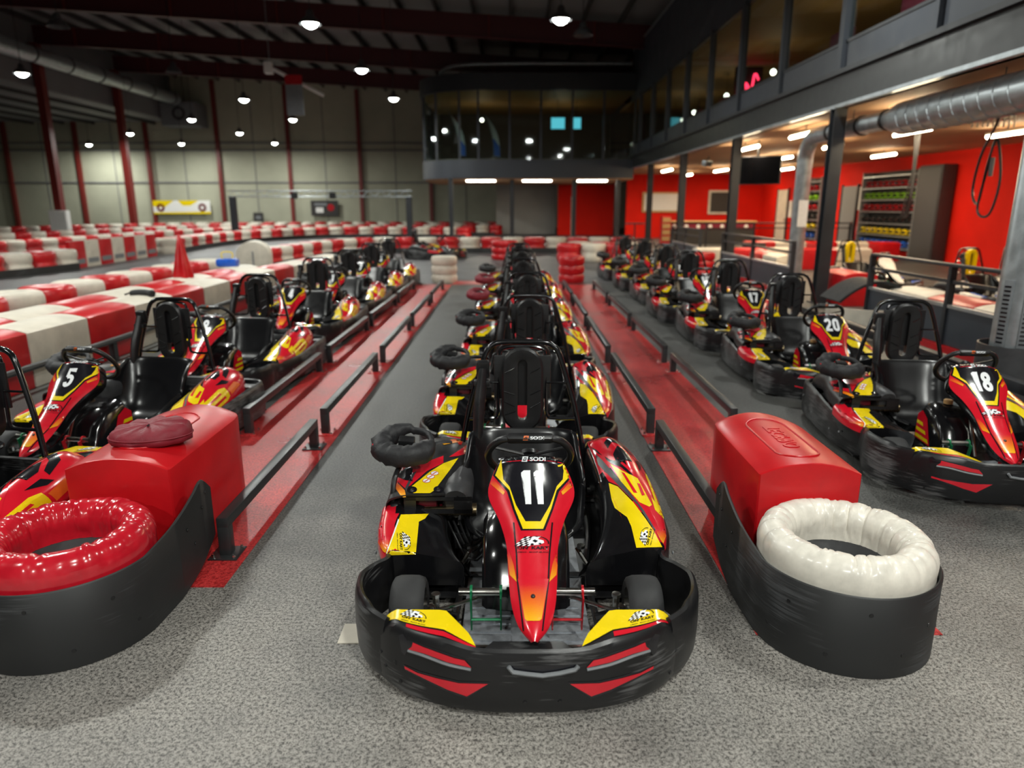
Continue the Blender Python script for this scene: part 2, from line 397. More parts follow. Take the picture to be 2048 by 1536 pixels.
# ---- far end of the ground floor: red partition, doorway, counter wall
struct(MB().bb(XM+.6, XR, 40.6, 40.8, 0, 3.46).obj('wall_bar', M['redwall'], smooth=0))
struct(MB().bb(2.8, 6.2, 44.0, 44.2, 0, 3.4).obj('wall_red_partition', M['redwall'], smooth=0))
struct(MB().bb(3.6, 3.75, 43.9, 44.0, .0, 2.3).obj('trim_1', M['bwhite'], smooth=0))
struct(MB().bb(-1.0, 2.8, 46.0, 46.2, 0, 3.4).obj('wall_grey_partition', M['grey_blk'], smooth=0))
for i, (y0, y1, mt) in enumerate(((29.3, 30.6, 'gray'), (34.6, 35.8, 'dark_int'), (36.6, 38.0, 'bwhite'))):
    d = struct(MB().bb(XR-.06, XR-.0, y0, y1, 0, 2.55).obj('door_%d' % (i+1), M[mt], smooth=0))
    MB().bb(XR-.09, XR-.0, y0-.08, y0, 0, 2.62).obj('door_frame', M['darksteel'], d, smooth=0); MB().bb(XR-.09, XR-.0, y1, y1+.08, 0, 2.62).obj('door_frame', M['darksteel'], d, smooth=0)
    MB().bb(XR-.11, XR-.05, y0+.1, y0+.14, 1.0, 1.15).obj('door_handle', M['chrome'], d, smooth=0)
# ---- rounded glazed viewing room at the end of the mezzanine
gr_ = struct(empty('wall_viewing_room')); gy = 35.2
def gpath(o=0., n=10):
    """plan of the glazed front: straight, then rounding off to the left and back"""
    p = [(XM+.0, gy-o), (-1.6, gy-o)]
    p += [(-1.6+(2.9+o)*math.cos(R(a)), gy+2.9+(2.9+o)*math.sin(R(a))) for a in [270-90*i/n for i in range(1, n+1)]]
    return p+[(-4.5-o, 44.)]
def gband(name, z0, z1, o0, o1, mat):
    a = gpath(o0); b = gpath(o1); rows = []
    for p, q in zip(a, b): rows.append([(p[0],p[1],z0),(q[0],q[1],z0),(q[0],q[1],z1),(p[0],p[1],z1)])
    return MB().grid(rows, True).obj(name, mat, gr_, smooth=30)
gband('sill_band', 3.05, 3.92, .0, .12, M['fascia']); gband('roof_band', 7.0, 7.75, .0, .18, M['darksteel'])
m = MB(); pl = gpath(0.)
m.prism([(x, y) for x, y in pl]+[(XM, 44.)], 'z', 3.0, 3.1); m.obj('room_soffit', M['soffit'], gr_, smooth=0)
m = MB(); m.prism([(x, y) for x, y in pl]+[(XM, 44.)], 'z', 3.9, 3.95); m.obj('room_floor', M['upfloor'], gr_, smooth=0)
m = MB(); m.prism([(x, y) for x, y in pl]+[(XM, 44.)], 'z', 6.98, 7.04); m.obj('room_ceiling', M['ochre'], gr_, smooth=0)
MB().bb(-4.3, XM, 43.9, 44.0, 3.9, 7.0).obj('room_back', M['upwall'], gr_, smooth=0)
pts = gpath(.04)
for i, (a, b) in enumerate(zip(pts, pts[1:])):
    L = math.hypot(b[0]-a[0], b[1]-a[1]); seg = max(1, round(L/1.5))
    for k in range(seg):
        p = (a[0]+(b[0]-a[0])*k/seg, a[1]+(b[1]-a[1])*k/seg); q = (a[0]+(b[0]-a[0])*(k+1)/seg, a[1]+(b[1]-a[1])*(k+1)/seg)
        d = V(q[0]-p[0], q[1]-p[1], 0).normalized(); nn = V(-d.y, d.x, 0)*.006
        MB().add([(p[0]-nn.x,p[1]-nn.y,3.92),(q[0]-nn.x,q[1]-nn.y,3.92),(q[0]-nn.x,q[1]-nn.y,7.0),(p[0]-nn.x,p[1]-nn.y,7.0),(p[0]+nn.x,p[1]+nn.y,3.92),(q[0]+nn.x,q[1]+nn.y,3.92),(q[0]+nn.x,q[1]+nn.y,7.0),(p[0]+nn.x,p[1]+nn.y,7.0)],
            [(0,1,2,3),(7,6,5,4),(0,4,5,1),(1,5,6,2),(2,6,7,3),(3,7,4,0)]).obj('pane', M['glass'], gr_, smooth=0)
        if i < 2 or i % 3 == 0 or i > 10: MB().bb(p[0]-.05, p[0]+.05, p[1]-.06, p[1]+.06, 3.92, 7.0).obj('mullion', M['fascia'], gr_, smooth=0)
for x in (-3.0, 0., 3.05, 5.2): MB().bb(x-.1, x+.1, gy+.3, gy+.5, 0, 3.05).obj('column', M['darksteel'], gr_, smooth=0)
MB().tube(cr([(-3.6,gy+2,7.75),(-3.4,gy+1.6,8.1),(-2.5,gy+1,8.25),(0,gy+.8,8.3),(5.7,gy+.8,8.3)], 20), .09, 10).obj('roof_pipe', M['galv'], gr_)
for i, x in enumerate((-1.55, 1.25, 4.0)):
    MB().bb(x-.72, x+.72, gy+.9, gy+1.5, 2.93, 3.0).obj('soffit_light', M['panelglow'], gr_, smooth=0)
    l = bpy.data.lights.new('soffit_light', 'AREA'); l.shape = 'RECTANGLE'; l.size = 1.4; l.size_y = .6; l.energy = 90; l.color = (1,.93,.8); link('soffit_lamp', l, gr_, (x, gy+1.2, 2.92))

# ------------------------------------------------------------------ high-bay lamps of the hall
refl = MB().lathe([(.05,.34),(.09,.30),(.10,.20),(.20,.12),(.27,.0),(.265,0),(.19,.11),(.06,.17),(0,.17)], 20).mesh('reflector', M['char'])
lens = MB().lathe([(0,-.10),(.07,-.09),(.14,-.05),(.18,.0),(.20,.04),(0,.05)], 20).mesh('lamp_lens', M['lampglow'])
def high_bay(x, y, label, group, z=6.2, on=True, power=1.):
    t = empty('high_bay_lamp', (x, y, z))
    link('reflector', refl, t)
    if on: link('lamp_lens', lens, t)
    top = roof_z(x)-.05 if x > -26.5 else 7.9
    MB().tube([(0,0,.32),(0,0,top-z)], .012, 5).obj('cable', M['satin'], t)
    if on:
        l = bpy.data.lights.new('lamp_light', 'AREA'); l.shape = 'DISK'; l.size = .42; l.energy = LAMP_W*power; l.color = (.98,1,.94); link('lamp_light', l, t, (0,0,-.12))
    return tag(t, label, 'lamp', group)
for x, y, pw, where in ((-5.07,19.3,1,'largest one left of the roof middle'),(-5.07,25.5,1,'above the white radiant heater row, second in its line'),(-5.07,32.1,1,'just left of the rounded viewing room'),(1.2,18.9,1,'top middle beside the unlit lamp'),
    (-11.6,32.4,1.7,'left of the hanging screen'),(-11.7,39.7,1.7,'just below the hanging screen'),(-17,26.2,1.8,'at the left picture edge below the duct'),(-17.1,39.7,1.8,'right of the grey air unit'),(-17.3,47,1.5,'below and right of the air unit lamp'),
    (-17.5,54.4,1.5,'close to the back wall near the hanging screen'),(-24.4,47.3,2,'between two red columns at the left'),(-24.6,54.9,1.5,'low before the back wall above the yellow banner'),(-32,55.8,2,'far left before the back wall')):
    high_bay(x, y, 'lit white high-bay lamp, '+where, 'high-bay lamps of the hall', power=pw)
for x, y, pw in ((-5.07,12.9,1.0),(-5.07,6.5,1.2),(-5.07,.1,.6),(4.4,11.2,.6),(4.4,3.4,.8),(1.6,-.9,1.2),(-1.9,-6.2,2.0),(4.4,-4.5,1.8),(-11.6,13,1.6),(-11.6,6.5,1.2)):
    high_bay(x, y, 'lit white high-bay lamp over the near part of the hall', 'high-bay lamps over the near hall', power=pw)
for x, y, lb in ((1.9,20.5,'unlit high-bay lamp right of the top middle lamp'),(-11.6,19.6,'unlit high-bay lamp at the top left before the first dark red rafter'),(-11.6,25.9,'unlit high-bay lamp left of the white radiant heater')): high_bay(x, y, lb, 'unlit high-bay lamps', 6.2, False)
# ------------------------------------------------------------------ the go-kart (front at local y=0, origin on the ground)
_p = R(14.344)
DRAW_O = V(-.06, -2.15, 1.8)           # viewpoint from which the livery was traced, in kart space
def draw_ray(x, y):
    a = (x-1024)/1400; b = -(y-768)/1400
    return V(a, math.cos(_p)+b*math.sin(_p), -math.sin(_p)+b*math.cos(_p)).normalized()
def draw_px(p):
    q = p-DRAW_O; d = q.y*math.cos(_p)-q.z*math.sin(_p); u = q.y*math.sin(_p)+q.z*math.cos(_p)
    return (1024+1400*q.x/d, 768-1400*u/d)
def bvh_of(me):
    return BVHTree.FromPolygons([v.co.copy() for v in me.vertices], [tuple(p.vertices) for p in me.polygons])
def stick(vs, fs, bvh, off, step=8.):
    """lay a traced 2D shape on a curved panel; returns an MB piece with real positions"""
    bm = bmesh.new(); vv = [bm.verts.new((x, y, 0)) for x, y in vs]
    for f in fs:
        try: bm.faces.new([vv[i] for i in f])
        except ValueError: pass
    bmesh.ops.triangulate(bm, faces=bm.faces[:])
    for _ in range(4):
        es = [e for e in bm.edges if e.calc_length() > step]
        if not es: break
        bmesh.ops.subdivide_edges(bm, edges=es, cuts=1); bmesh.ops.triangulate(bm, faces=[f for f in bm.faces if len(f.verts) > 3])
    bm.verts.index_update(); out = []; uv = []
    xs = [v.co.x for v in bm.verts]; ys = [v.co.y for v in bm.verts]
    d0 = None
    for v in bm.verts:
        d = draw_ray(v.co.x, v.co.y); h, n, i, t = bvh.ray_cast(DRAW_O, d)
        if h is None:
            h, n, i, t = bvh.find_nearest(DRAW_O+d*(d0 or 3.2))
        else: d0 = t
        if n.dot(d) > 0: n = -n
        out.append(h+n*off)
        uv.append(((v.co.x-min(xs))/max(1e-6, max(xs)-min(xs)), 1-(v.co.y-min(ys))/max(1e-6, max(ys)-min(ys))))
    faces = [[v.index for v in f.verts] for f in bm.faces]; bm.free()
    return out, faces, uv
class Decal:
    def __init__(s): s.v = []; s.f = []; s.uv = []; s.m = []
    def put(s, vs, fs, bvh, off=.0015, mi=0, step=8.):
        o, f, uv = stick(vs, fs, bvh, off, step); k = len(s.v)
        s.v += o; s.uv += uv; s.f += [tuple(i+k for i in q) for q in f]; s.m += [mi]*len(f); return s
    def poly(s, pts, bvh, off=.0015, mi=0, step=8.): return s.put(pts, [tuple(range(len(pts)))], bvh, off, mi, step)
    def disc(s, c, rx, ry, bvh, off=.0015, mi=0):
        return s.poly([(c[0]+rx*math.cos(i*math.pi/8), c[1]+ry*math.sin(i*math.pi/8)) for i in range(16)], bvh, off, mi)
    def text(s, t, c, h, bvh, off=.003, mi=0, bold=.02, sx=1., ang=0., width=None, shear=0., step=8.):
        vs, fs, w = text2d(t, bold, 1.)
        k = (width/(w*h)) if width else sx
        ca, sa = math.cos(R(ang)), math.sin(R(ang)); P = []
        for x, y in vs:
            X = (x*k+y*shear)*h; Y = -y*h; P.append((c[0]+X*ca-Y*sa, c[1]+X*sa+Y*ca))
        return s.put(P, fs, bvh, off, mi, step)
    def mesh(s, name, mats):
        me = bpy.data.meshes.new(name); me.from_pydata([tuple(v) for v in s.v], [], s.f)
        for m in mats: me.materials.append(m)
        ul = me.uv_layers.new(name='uv')
        for p in me.polygons:
            p.material_index = s.m[p.index]; p.use_smooth = True
            for li in p.loop_indices: ul.data[li].uv = s.uv[me.loops[li].vertex_index]
        me.update(); return me
    def obj(s, name, mats, parent): return link(name, s.mesh(name, mats), parent)
    def objs(s, name, mats, parent):
        for vi, fi in islands(len(s.v), s.f):
            mp = {v: i for i, v in enumerate(vi)}; d = Decal()
            d.v = [s.v[v] for v in vi]; d.uv = [s.uv[v] for v in vi]; d.f = [tuple(mp[v] for v in s.f[f]) for f in fi]; d.m = [s.m[f] for f in fi]
            d.obj(name, mats, parent)

def kart_logo(bvh, o, ax, ay, off=.003):
    """chequered flag, kart, arc and club lettering; o = centre, ax/ay = half-axes in tracing units. materials: 0 black 1 white"""
    D = Decal()
    def T(x, y): return (o[0]+ax[0]*x+ay[0]*y, o[1]+ax[1]*x+ay[1]*y)     # x right -1..1, y down -1..1
    for i in range(6):
        for j in range(5):
            u0 = -1+i*.16; v0 = -.75+j*.2
            q = [(u0+.5-.13*j, v0), (u0+.66-.13*j, v0-.03), (u0+.53-.13*j, v0+.17), (u0+.37-.13*j, v0+.2)]
            D.poly([T(*p) for p in q], bvh, off, (i+j) % 2, 7)
    D.poly([T(*p) for p in [(-.15,-.45),(.05,-.75),(.25,-.7),(.35,-.45),(.62,-.35),(.66,-.1),(.4,.1),(.05,.15),(-.2,.1),(-.28,-.15)]], bvh, off+.0004, 1, 7)
    D.poly([T(*p) for p in [(-.05,-.3),(.1,-.45),(.3,-.3),(.15,-.1)]], bvh, off+.0008, 0, 7)
    D.disc(T(-.05,.06), abs(ax[0])*.1+abs(ay[0])*.1, abs(ax[1])*.1+abs(ay[1])*.1, bvh, off+.0009, 0)
    D.disc(T(.42,-.0), abs(ax[0])*.09+abs(ay[0])*.09, abs(ax[1])*.09+abs(ay[1])*.09, bvh, off+.0009, 0)
    arc = [(math.cos(R(a)), math.sin(R(a))) for a in range(-100, 20, 12)]
    D.put([T(.15+x*.82, -.1+y*.72) for x, y in arc]+[T(.15+x*.75, -.1+y*.66) for x, y in arc], [(i, i+1, i+11, i+10) for i in range(9)], bvh, off, 0, 7)
    for t, yy, h, wd, b in (("ON' KART", .42, .34, 1.9, .035), ("LÉMAN - MONT-BLANC", .86, .16, 1.95, .02)):
        vs, fs, w = text2d(t, b)
        D.put([T(x*wd/w, yy-y*h) for x, y in vs], fs, bvh, off, 0, 7)
    return D
def sodi(D, bvh, c, h, off=.003, wi=1, oi=None, si=0):
    """slanted square with an S curve, then the wide lettering"""
    x, y = c; oi = wi if oi is None else oi
    sq = [(-2.6,.5),(-2.35,-.5),(-1.2,-.5),(-1.45,.5)]
    D.poly([(x+a*h, y+b*h) for a, b in sq], bvh, off, oi, 7)
    for q in ([(-2.2,.05),(-2.05,-.25),(-1.5,-.25),(-1.53,-.1),(-1.95,-.1),(-2.0,.05)], [(-2.3,.28),(-2.26,.13),(-1.8,.13),(-1.72,-.05),(-1.55,-.05),(-1.7,.28)]):
        D.poly([(x+a*h, y+b*h) for a, b in q], bvh, off+.0008, si, 7)
    D.text('SODI', (x+.75*h, y), h*.72, bvh, off, wi, .03, width=h*3.3, step=7)

def ribbon(path, zt, zb, prof):
    rows = []; n = len(path)
    for i, p in enumerate(path):
        a = path[max(i-1, 0)]; b = path[min(i+1, n-1)]; t = V(b[0]-a[0], b[1]-a[1]).normalized(); nn = V(t.y, -t.x)
        top = zt(p[0], p[1]); bot = zb(p[0], p[1]) if callable(zb) else zb
        rows.append([(p[0]+nn.x*o, p[1]+nn.y*o, bot+(top-bot)*f) for o, f in prof])
    m = MB().grid(rows, True); k = len(prof)
    m.f += [tuple(range(k)), tuple(range((n-1)*k+k-1, (n-1)*k-1, -1))]; m.m += [0, 0]
    return m
BPROF = [(0,0),(.010,.12),(.015,.45),(.012,.84),(.002,.965),(-.010,1.0),(-.021,.965),(-.024,.8),(-.024,0)]

def surf(ctrl, nu, nv):
    rows = [cr(r, nv) for r in ctrl]; cols = list(zip(*rows)); out = [cr(c, nu) for c in cols]
    return [list(r) for r in zip(*out)]

def c1(x, y): return (690+x/4.876, 840+y/4.876)
def c2(x, y): return (1000+x/4.876, 840+y/4.876)
def c3(x, y): return (690+x/4.388, 1100+y/4.388)
def c4(x, y): return (1000+x/4.388, 1100+y/4.388)
def mir(pts, cx=1066.): return [(2*cx-x, y) for x, y in reversed(pts)]

def make_kart():
    root = empty('go_kart')
    DM = [M['blackfilm'], M['white'], M['red'], M['yellow'], M['fade'], M['orange'], M['greyfilm']]
    # ---- floor pan and tubes
    pan = MB().bb(-.27, .27, .20, 1.35, .045, .055).obj('floor_pan', M['alu'], root)
    rb = MB()
    for i in range(9):
        for s in (-1, 1): rb.bb(s*.15-.085, s*.15+.085, .26+i*.062, .305+i*.062, .055, .060)
    rb.objs('tread_rib', M['alu'], pan, smooth=0)
    for s in (-1, 1):
        MB().bb(s*.475-.205, s*.475+.205,   .74, 1.99, .04, .05).obj('under_tray', M['satin'], root)
        MB().bb(s*.16-.09, s*.16+.09, 1.36, 1.99, .04, .05).obj('under_tray', M['satin'], root)
    fr = MB()
    for s in (-1, 1):
        fr.tube(cr([(s*.16,.16,.07),(s*.30,.30,.07),(s*.30,.9,.06),(s*.36,1.4,.07),(s*.36,1.93,.09)], 16), .016)
        fr.tube([(s*.30,.52,.08),(s*.44,.52,.12)], .02); fr.tube([(s*.36,1.62,.14),(s*.5,1.62,.14)], .02)
    for y in (.2, .9, 1.4, 1.92): fr.tube([(-.33,y,.07),(.33,y,.07)], .014)
    fr.tube([(-.12,.22,.12),(.12,.22,.12)], .012)
    fr.obj('chassis_frame', M['satin'], root)
    st = MB()
    for s in (-1, 1):
        st.tube([(s*.42,.45,.14),(s*.06,.62,.17)], .009); st.lathe([(.0,0),(.016,.004),(.016,.03),(0,.034)], 8, Matrix.Translation((s*.40,.46,.145)))
        st.lathe([(0,0),(.014,0),(.014,.05),(.02,.052),(.02,.066),(0,.068)], 8, Matrix.Translation((s*.385,.52,.13)))
    st.obj('steering_linkage', M['chrome'], root)
    # ---- front bumper
    half = [(0,0),(.12,.003),(.25,.022),(.36,.055),(.45,.10),(.53,.165),(.585,.235)]
    front = cr([(-x, y, 0) for x, y in reversed(half[1:])]+[(x, y, 0) for x, y in half], 48)
    def ftop(x, y):
        a = abs(x); return .282 if a < .2 else (.282+(a-.2)/.1*.022 if a < .3 else (.304 if a < .5 else .304-(a-.5)/.085*.075))
    fpath = [(p.x, p.y) for p in front]
    fb = ribbon(fpath, ftop, lambda x, y: .028, BPROF)
    decks = []
    for s in (-1, 1):       # sloping shoulders behind the rim
        o = [(p.x, p.y+.012, ftop(p.x, p.y)-.008) for p in front if (s*p.x > .17 and s*p.x < .54)]
        if s < 0: o = o[::-1]
        inn = [(s*(.20+.34*min(1, max(0, (abs(q[0])-.2)/.33))), max(q[1]+.02, min(.235, .07+(abs(q[0])-.19)*1.35)), q[2]+.002-.0) for q in o]
        fb.add(o+inn, [(i, i+1, i+1+len(o), i+len(o)) for i in range(len(o)-1)])
        decks.append((o, inn))
        lo = [(x, y+.006, z-.06) for x, y, z in inn]
        fb.add(inn+lo, [(i, i+1, i+1+len(o), i+len(o)) for i in range(len(o)-1)])
    # low tray behind the middle of the bumper
    fb.add([(-.2,.02,.24),(.2,.02,.24),(.13,.14,.225),(-.13,.14,.225)], [(0,1,2,3)])
    fbo = fb.obj('front_bumper', M['bumper'], root, smooth=35)
    bv = bvh_of(fbo.data)
    D = Decal()
    cut = Decal()
    for m in (False, True):
        q = (lambda P: mir(P, 1058)) if m else (lambda P: P)
        up = q([c3(600,810),c3(690,850),c3(960,945),c3(1050,965),c3(1110,1030),c3(900,980),c3(700,905),c3(560,868),c3(590,845)])
        cut.poly(q([c3(470,745),c3(510,735),c3(545,790),c3(600,800),c3(700,838),c3(1050,955),c3(1112,1040),c3(900,1010),c3(690,930),c3(545,885),c3(530,925),c3(500,900)]), bv, .0012, 0)
        D.poly(up, bv, .003, 0)
        D.poly(q([c3(525,1015),c3(640,1075),c3(800,1120),c3(1000,1165),c3(1255,1172),c3(1070,1280),c3(900,1220),c3(700,1125),c3(530,1040)]), bv, .003, 0)
        cut.poly(q([c3(515,1003),c3(650,1062),c3(820,1108),c3(1010,1153),c3(1275,1160),c3(1070,1300),c3(880,1235),c3(690,1140),c3(530,1055)]), bv, .0016, 0)
    cut.poly([(1021,1331),(1148,1329),(1157,1333),(1120,1343),(1084,1349),(1030,1343)], bv, .0015, 0)
    cut.objs('bumper_recess', [M['blackfilm']], fbo)
    D.objs('bumper_insert', [M['red']], fbo)
    lip = MB()
    for m in (-1, 1):
        pts = []
        for (x, y) in [c3(555,878),c3(700,925),c3(900,1000),c3(1105,1045)]:
            if m > 0: x = 2*1058-x
            h = bv.ray_cast(DRAW_O, draw_ray(x, y))[0]; pts.append(h+V(0,-.004,0))
        lip.tube(cr(pts, 10), .0055, 6)
    lip.objs('bumper_lip', M['gray'], fbo)
    hp = [bv.ray_cast(DRAW_O, draw_ray(x, y))[0]+V(0,-.01,0) for x, y in [(1017,1330),(1026,1341),(1055,1345),(1085,1348),(1120,1343),(1150,1336),(1156,1329)]]
    MB().tube(hp, .008, 6).obj('tow_handle', M['gray'], fbo)
    bl = MB()
    for x, y in [(762,1302),(771,1330),(790,1325),(801,1363),(1352,1300),(1340,1345),(1050,1405),(1120,1403)]:
        h, n, _, _ = bv.ray_cast(DRAW_O, draw_ray(x, y))
        if h: bl.lathe([(0,-.002),(.008,-.002),(.007,.003),(0,.004)], 8, Matrix.Translation(h) @ n.to_track_quat('Z','Y').to_matrix().to_4x4())
    bl.objs('bumper_bolt', M['satin'], fbo)
    for k, (o, inn) in enumerate(decks):
        def dk(i, f): return V(*o[i])*(1-f)+V(*inn[i])*f+V(0,0,.0025)
        n_ = len(o)
        MB().grid([[dk(i, f) for f in (.30,.5,.75,.97)] for i in range(n_)]).obj('shoulder_sticker', M['yellow'], fbo)
        MB().grid([[dk(i, f) for f in (.08,.24)] for i in (range(4, n_) if k else range(n_-4))]).obj('shoulder_stripe', M['red'], fbo)
        mid = dk(n_//2, .60)+V((-.04, .04)[k], .01, 0); c = draw_px(mid)
        ax = ((25, 6), (25, -6))[k]
        kart_logo(bv, c, ax, (-ax[1]*.35, 14), .0045).obj('shoulder_logo', [M['blackfilm'], M['white']], fbo)
    # ---- side bumpers and rear bumper
    side = [(.535,.175),(.60,.235),(.66,.32),(.692,.42),(.695,.52),(.665,.63),(.632,.70),(.635,.77),(.668,.87),(.70,1.0),(.712,1.2),(.712,1.5),(.705,1.8),(.69,1.94)]
    def stop(x, y): 
        return .30 if y < .25 else (.315 if y < .5 else (.315-(y-.5)*.2 if y < .72 else (.271 if y < 1.2 else .271+min(1, (y-1.2)/.5)*.05)))
    for s in (-1, 1):
        pa = cr([(s*x, y, 0) for x, y in side], 44); pa = [(p.x, p.y) for p in pa]
        if s < 0: pa = pa[::-1]
        sb = ribbon(pa, stop, .03, BPROF).obj('side_bumper', M['bumper'], root, smooth=35)
        bt = MB()
        for y, z in ((.95,.16),(1.15,.12),(1.35,.16),(1.6,.12),(1.85,.2)):
            bt.lathe([(0,-.002),(.009,-.002),(.008,.004),(0,.005)], 8, Matrix.Translation((s*.722,y,z)) @ Matrix.Rotation(s*R(90),4,'Y'))
        bt.objs('side_bolt', M['gray'], sb)
    rear = cr([(.69,1.94,0),(.62,2.005,0),(.4,2.025,0),(0,2.03,0),(-.4,2.025,0),(-.62,2.005,0),(-.69,1.94,0)], 24)
    ribbon([(p.x, p.y) for p in rear], lambda x, y: .32, .06, BPROF).obj('rear_bumper', M['bumper'], root)
    # ---- wheels
    def wheel(x, y, r, w, name):
        T = Matrix.Translation((x, y, r)) @ Matrix.Rotation(R(90), 4, 'Y'); h = w/2
        t = MB().lathe([(r*.56,-h*.9),(r*.8,-h),(r*.93,-h*.86),(r*.99,-h*.55),(r,0),(r*.99,h*.55),(r*.93,h*.86),(r*.8,h),(r*.56,h*.9)], 28, T).obj(name, M['rubber'], root)
        s = 1 if x > 0 else -1
        rm = MB().lathe([(0,h*.3),(r*.2,h*.35),(r*.22,h*.6),(r*.3,h*.6),(r*.34,h*.3),(r*.5,h*.3),(r*.55,h*.88),(r*.6,h*.92)], 20, T)
        rm.lathe([(0,-h*.3),(r*.2,-h*.35),(r*.22,-h*.6),(r*.3,-h*.6),(r*.34,-h*.3),(r*.5,-h*.3),(r*.55,-h*.88),(r*.6,-h*.92)], 20, T)
        rm.obj('rim', M['chrome'], t)
        nb = MB()
        for k in range(5):
            q = 2*math.pi*k/5
            nb.lathe([(0,-h*.7),(.006,-h*.7),(.006,h*.7),(0,h*.7)], 6, T @ Matrix.Translation((r*.4*math.cos(q), r*.4*math.sin(q), 0)))
        nb.objs('wheel_nut', M['gray'], t)
    for s in (-1, 1):
        wheel(s*.50, .53, .130, .145, 'front_tyre'); wheel(s*.545, 1.64, .140, .20, 'rear_tyre')
    MB().tube([(-.5,1.64,.14),(.5,1.64,.14)], .02).obj('rear_axle', M['chrome'], root)
    # ---- front fairing
    rows = [(.085,.262,.012),(.125,.295,.052),(.20,.345,.082),(.30,.415,.096),(.40,.495,.104),(.49,.57,.136),(.575,.640,.182),(.625,.695,.170),(.665,.745,.140)]
    fine = cr(rows, 40)
    grid = []; edges = ([], [])
    for i, p in enumerate(fine):
        a = fine[max(i-1,0)]; b = fine[min(i+1,40)]; t = V(0, b.x-a.x, b.y-a.y).normalized(); n = V(0, -t.z, t.y)
        hw = p.z; row = []
        for j in range(17):
            v = -1+j/8; row.append(V(.022+hw*v, p.x, p.y)-n*(.018+hw*.18)*abs(v)**2.6)
        grid.append(row)
    fa = MB().grid(grid)
    fa.cur = 1
    for k, e in enumerate((0, 16)):
        fl = []
        for i, r in enumerate(grid):
            q = r[e]; d = V((-.02 if e else .02), .085, -.055)*(.35+.65*min(1, i/10))
            fl.append([q, q+d*.5+V((.006 if e else -.006),0,0), q+d])
        fa.grid(fl)
    # back lip over the top of the panel
    fa.grid([[p for p in grid[-1]], [p+V(0,.05,.004) for p in grid[-1]]])
    fao = fa.obj('front_fairing', [M['red'], M['black']], root, smooth=50)
    fbv = bvh_of(fao.data)
    pan_poly = [(1066,908),(1040,910),(1006,915),(996,925),(990,948),(1000,962),(1016,974),(1030,1010),(1050,1044)]
    pan_poly = pan_poly+mir(pan_poly)[:-1]
    N = Decal()
    yel = [(1003,920),(991,951),(1019,981),(1030,1018),(1046,1058),(1086,1058),(1102,1018),(1113,981),(1141,951),(1129,920),(1125,959),(1113,973),(1100,1010),(1081,1043),(1051,1043),(1032,1010),(1019,973),(1007,959)]
    N.poly([(1066,902),(1030,904),(1004,911),(986,951),(1014,983),(1026,1020),(1042,1061),(1090,1061),(1106,1020),(1118,983),(1146,951),(1128,911),(1102,904)], fbv, .0012, 0)
    N.poly(yel, fbv, .0022, 3)
    for m in (False, True):
        q = (lambda P: mir(P)) if m else (lambda P: P)
        N.poly(q([(1146,956),(1151,968),(1125,990),(1122,984)]), fbv, .0022, 4)
        N.poly(q([(1114,1098),(1117,1110),(1112,1150),(1098,1164),(1104,1130)]), fbv, .0022, 4)
        N.poly(q([(1103,1045),(1106,1045),(1100,1110),(1098,1165),(1086,1262),(1083,1262),(1095,1165),(1097,1110)]), fbv, .0018, 0)
    N.poly([(1036,1158),(1097,1158),(1083,1238),(1079,1242),(1054,1242),(1050,1238)], fbv, .0026, 4)
    sodi(N, fbv, (1068,919), 9.5, .0034, 1)
    N.obj('number_panel', DM, fao)
    kart_logo(fbv, (1066,1088), (33,0), (0,19)).obj('fairing_logo', [M['blackfilm'], M['white']], fao)
    h, n, _, _ = fbv.ray_cast(DRAW_O, draw_ray(1066,1193))
    MB().lathe([(0,-.002),(.009,-.002),(.009,.003),(.006,.007),(0,.008)], 12, Matrix.Translation(h) @ n.to_track_quat('Z','Y').to_matrix().to_4x4()).obj('fairing_bolt', M['satin'], fao)
    make_kart.number_bvh = fbv; make_kart.fairing = fao.name
    # ---- steering wheel
    C = V(.018,.81,.712); ux = V(1,0,0); uy = V(0,-.62,.785).normalized()
    ring = []
    for k in range(40):
        q = 2*math.pi*k/40; x = math.cos(q)*.185; y = math.sin(q)*.175
        if y > .135: y = .135+(y-.135)*.25
        ring.append(C+ux*x+uy*y)
    sw = MB().tube(ring, .0165, 10, closed=True).obj('steering_wheel', M['satin'], root)
    T = Matrix.Translation(C+uy*.142) @ Matrix(((1,0,0,0),(0,uy.y,.785,0),(0,uy.z,.62,0),(0,0,0,1)))
    pad = MB().box((0,0,0), (.20,.044,.036), T, .014).obj('wheel_pad', M['satin'], sw)
    pb = bvh_of(pad.data); SD = Decal(); sodi(SD, pb, (1068,876), 8.5, .001, 1, 5, 0); SD.obj('wheel_sticker', DM, sw)
    sp = MB()
    for a in (-90, 25, 155): sp.tube([C, C+ux*math.cos(R(a))*.175+uy*math.sin(R(a))*.165], .011, 6, flat=.6)
    sp.lathe([(0,0),(.045,0),(.045,.02),(0,.022)], 14, Matrix.Translation(C-V(0,-.01,.01)) @ V(0,.785,.62).to_track_quat('Z','Y').to_matrix().to_4x4())
    sp.obj('wheel_spoke', M['satin'], sw)
    MB().tube([C, (0,.62,.42), (0,.48,.16)], .012).obj('steering_column', M['chrome'], root)
    # ---- tank under the steering wheel
    tp = [(.50,.13),(.58,.30),(.68,.40),(.86,.43),(.93,.36),(.95,.13)]
    tk = []
    for x, k in ((-.19,.86),(-.17,.97),(-.10,1.02),(0,1.03),(.10,1.02),(.17,.97),(.19,.86)):
        tk.append([(x, .73+(y-.73)*k, .13+(z-.13)*k) for y, z in tp])
    tkm = MB().grid(tk); tkm.f += [tuple(range(6)), tuple(range(41, 35, -1))]; tkm.m += [0, 0]
    tko = tkm.obj('fuel_tank_cover', M['black'], root, smooth=50)
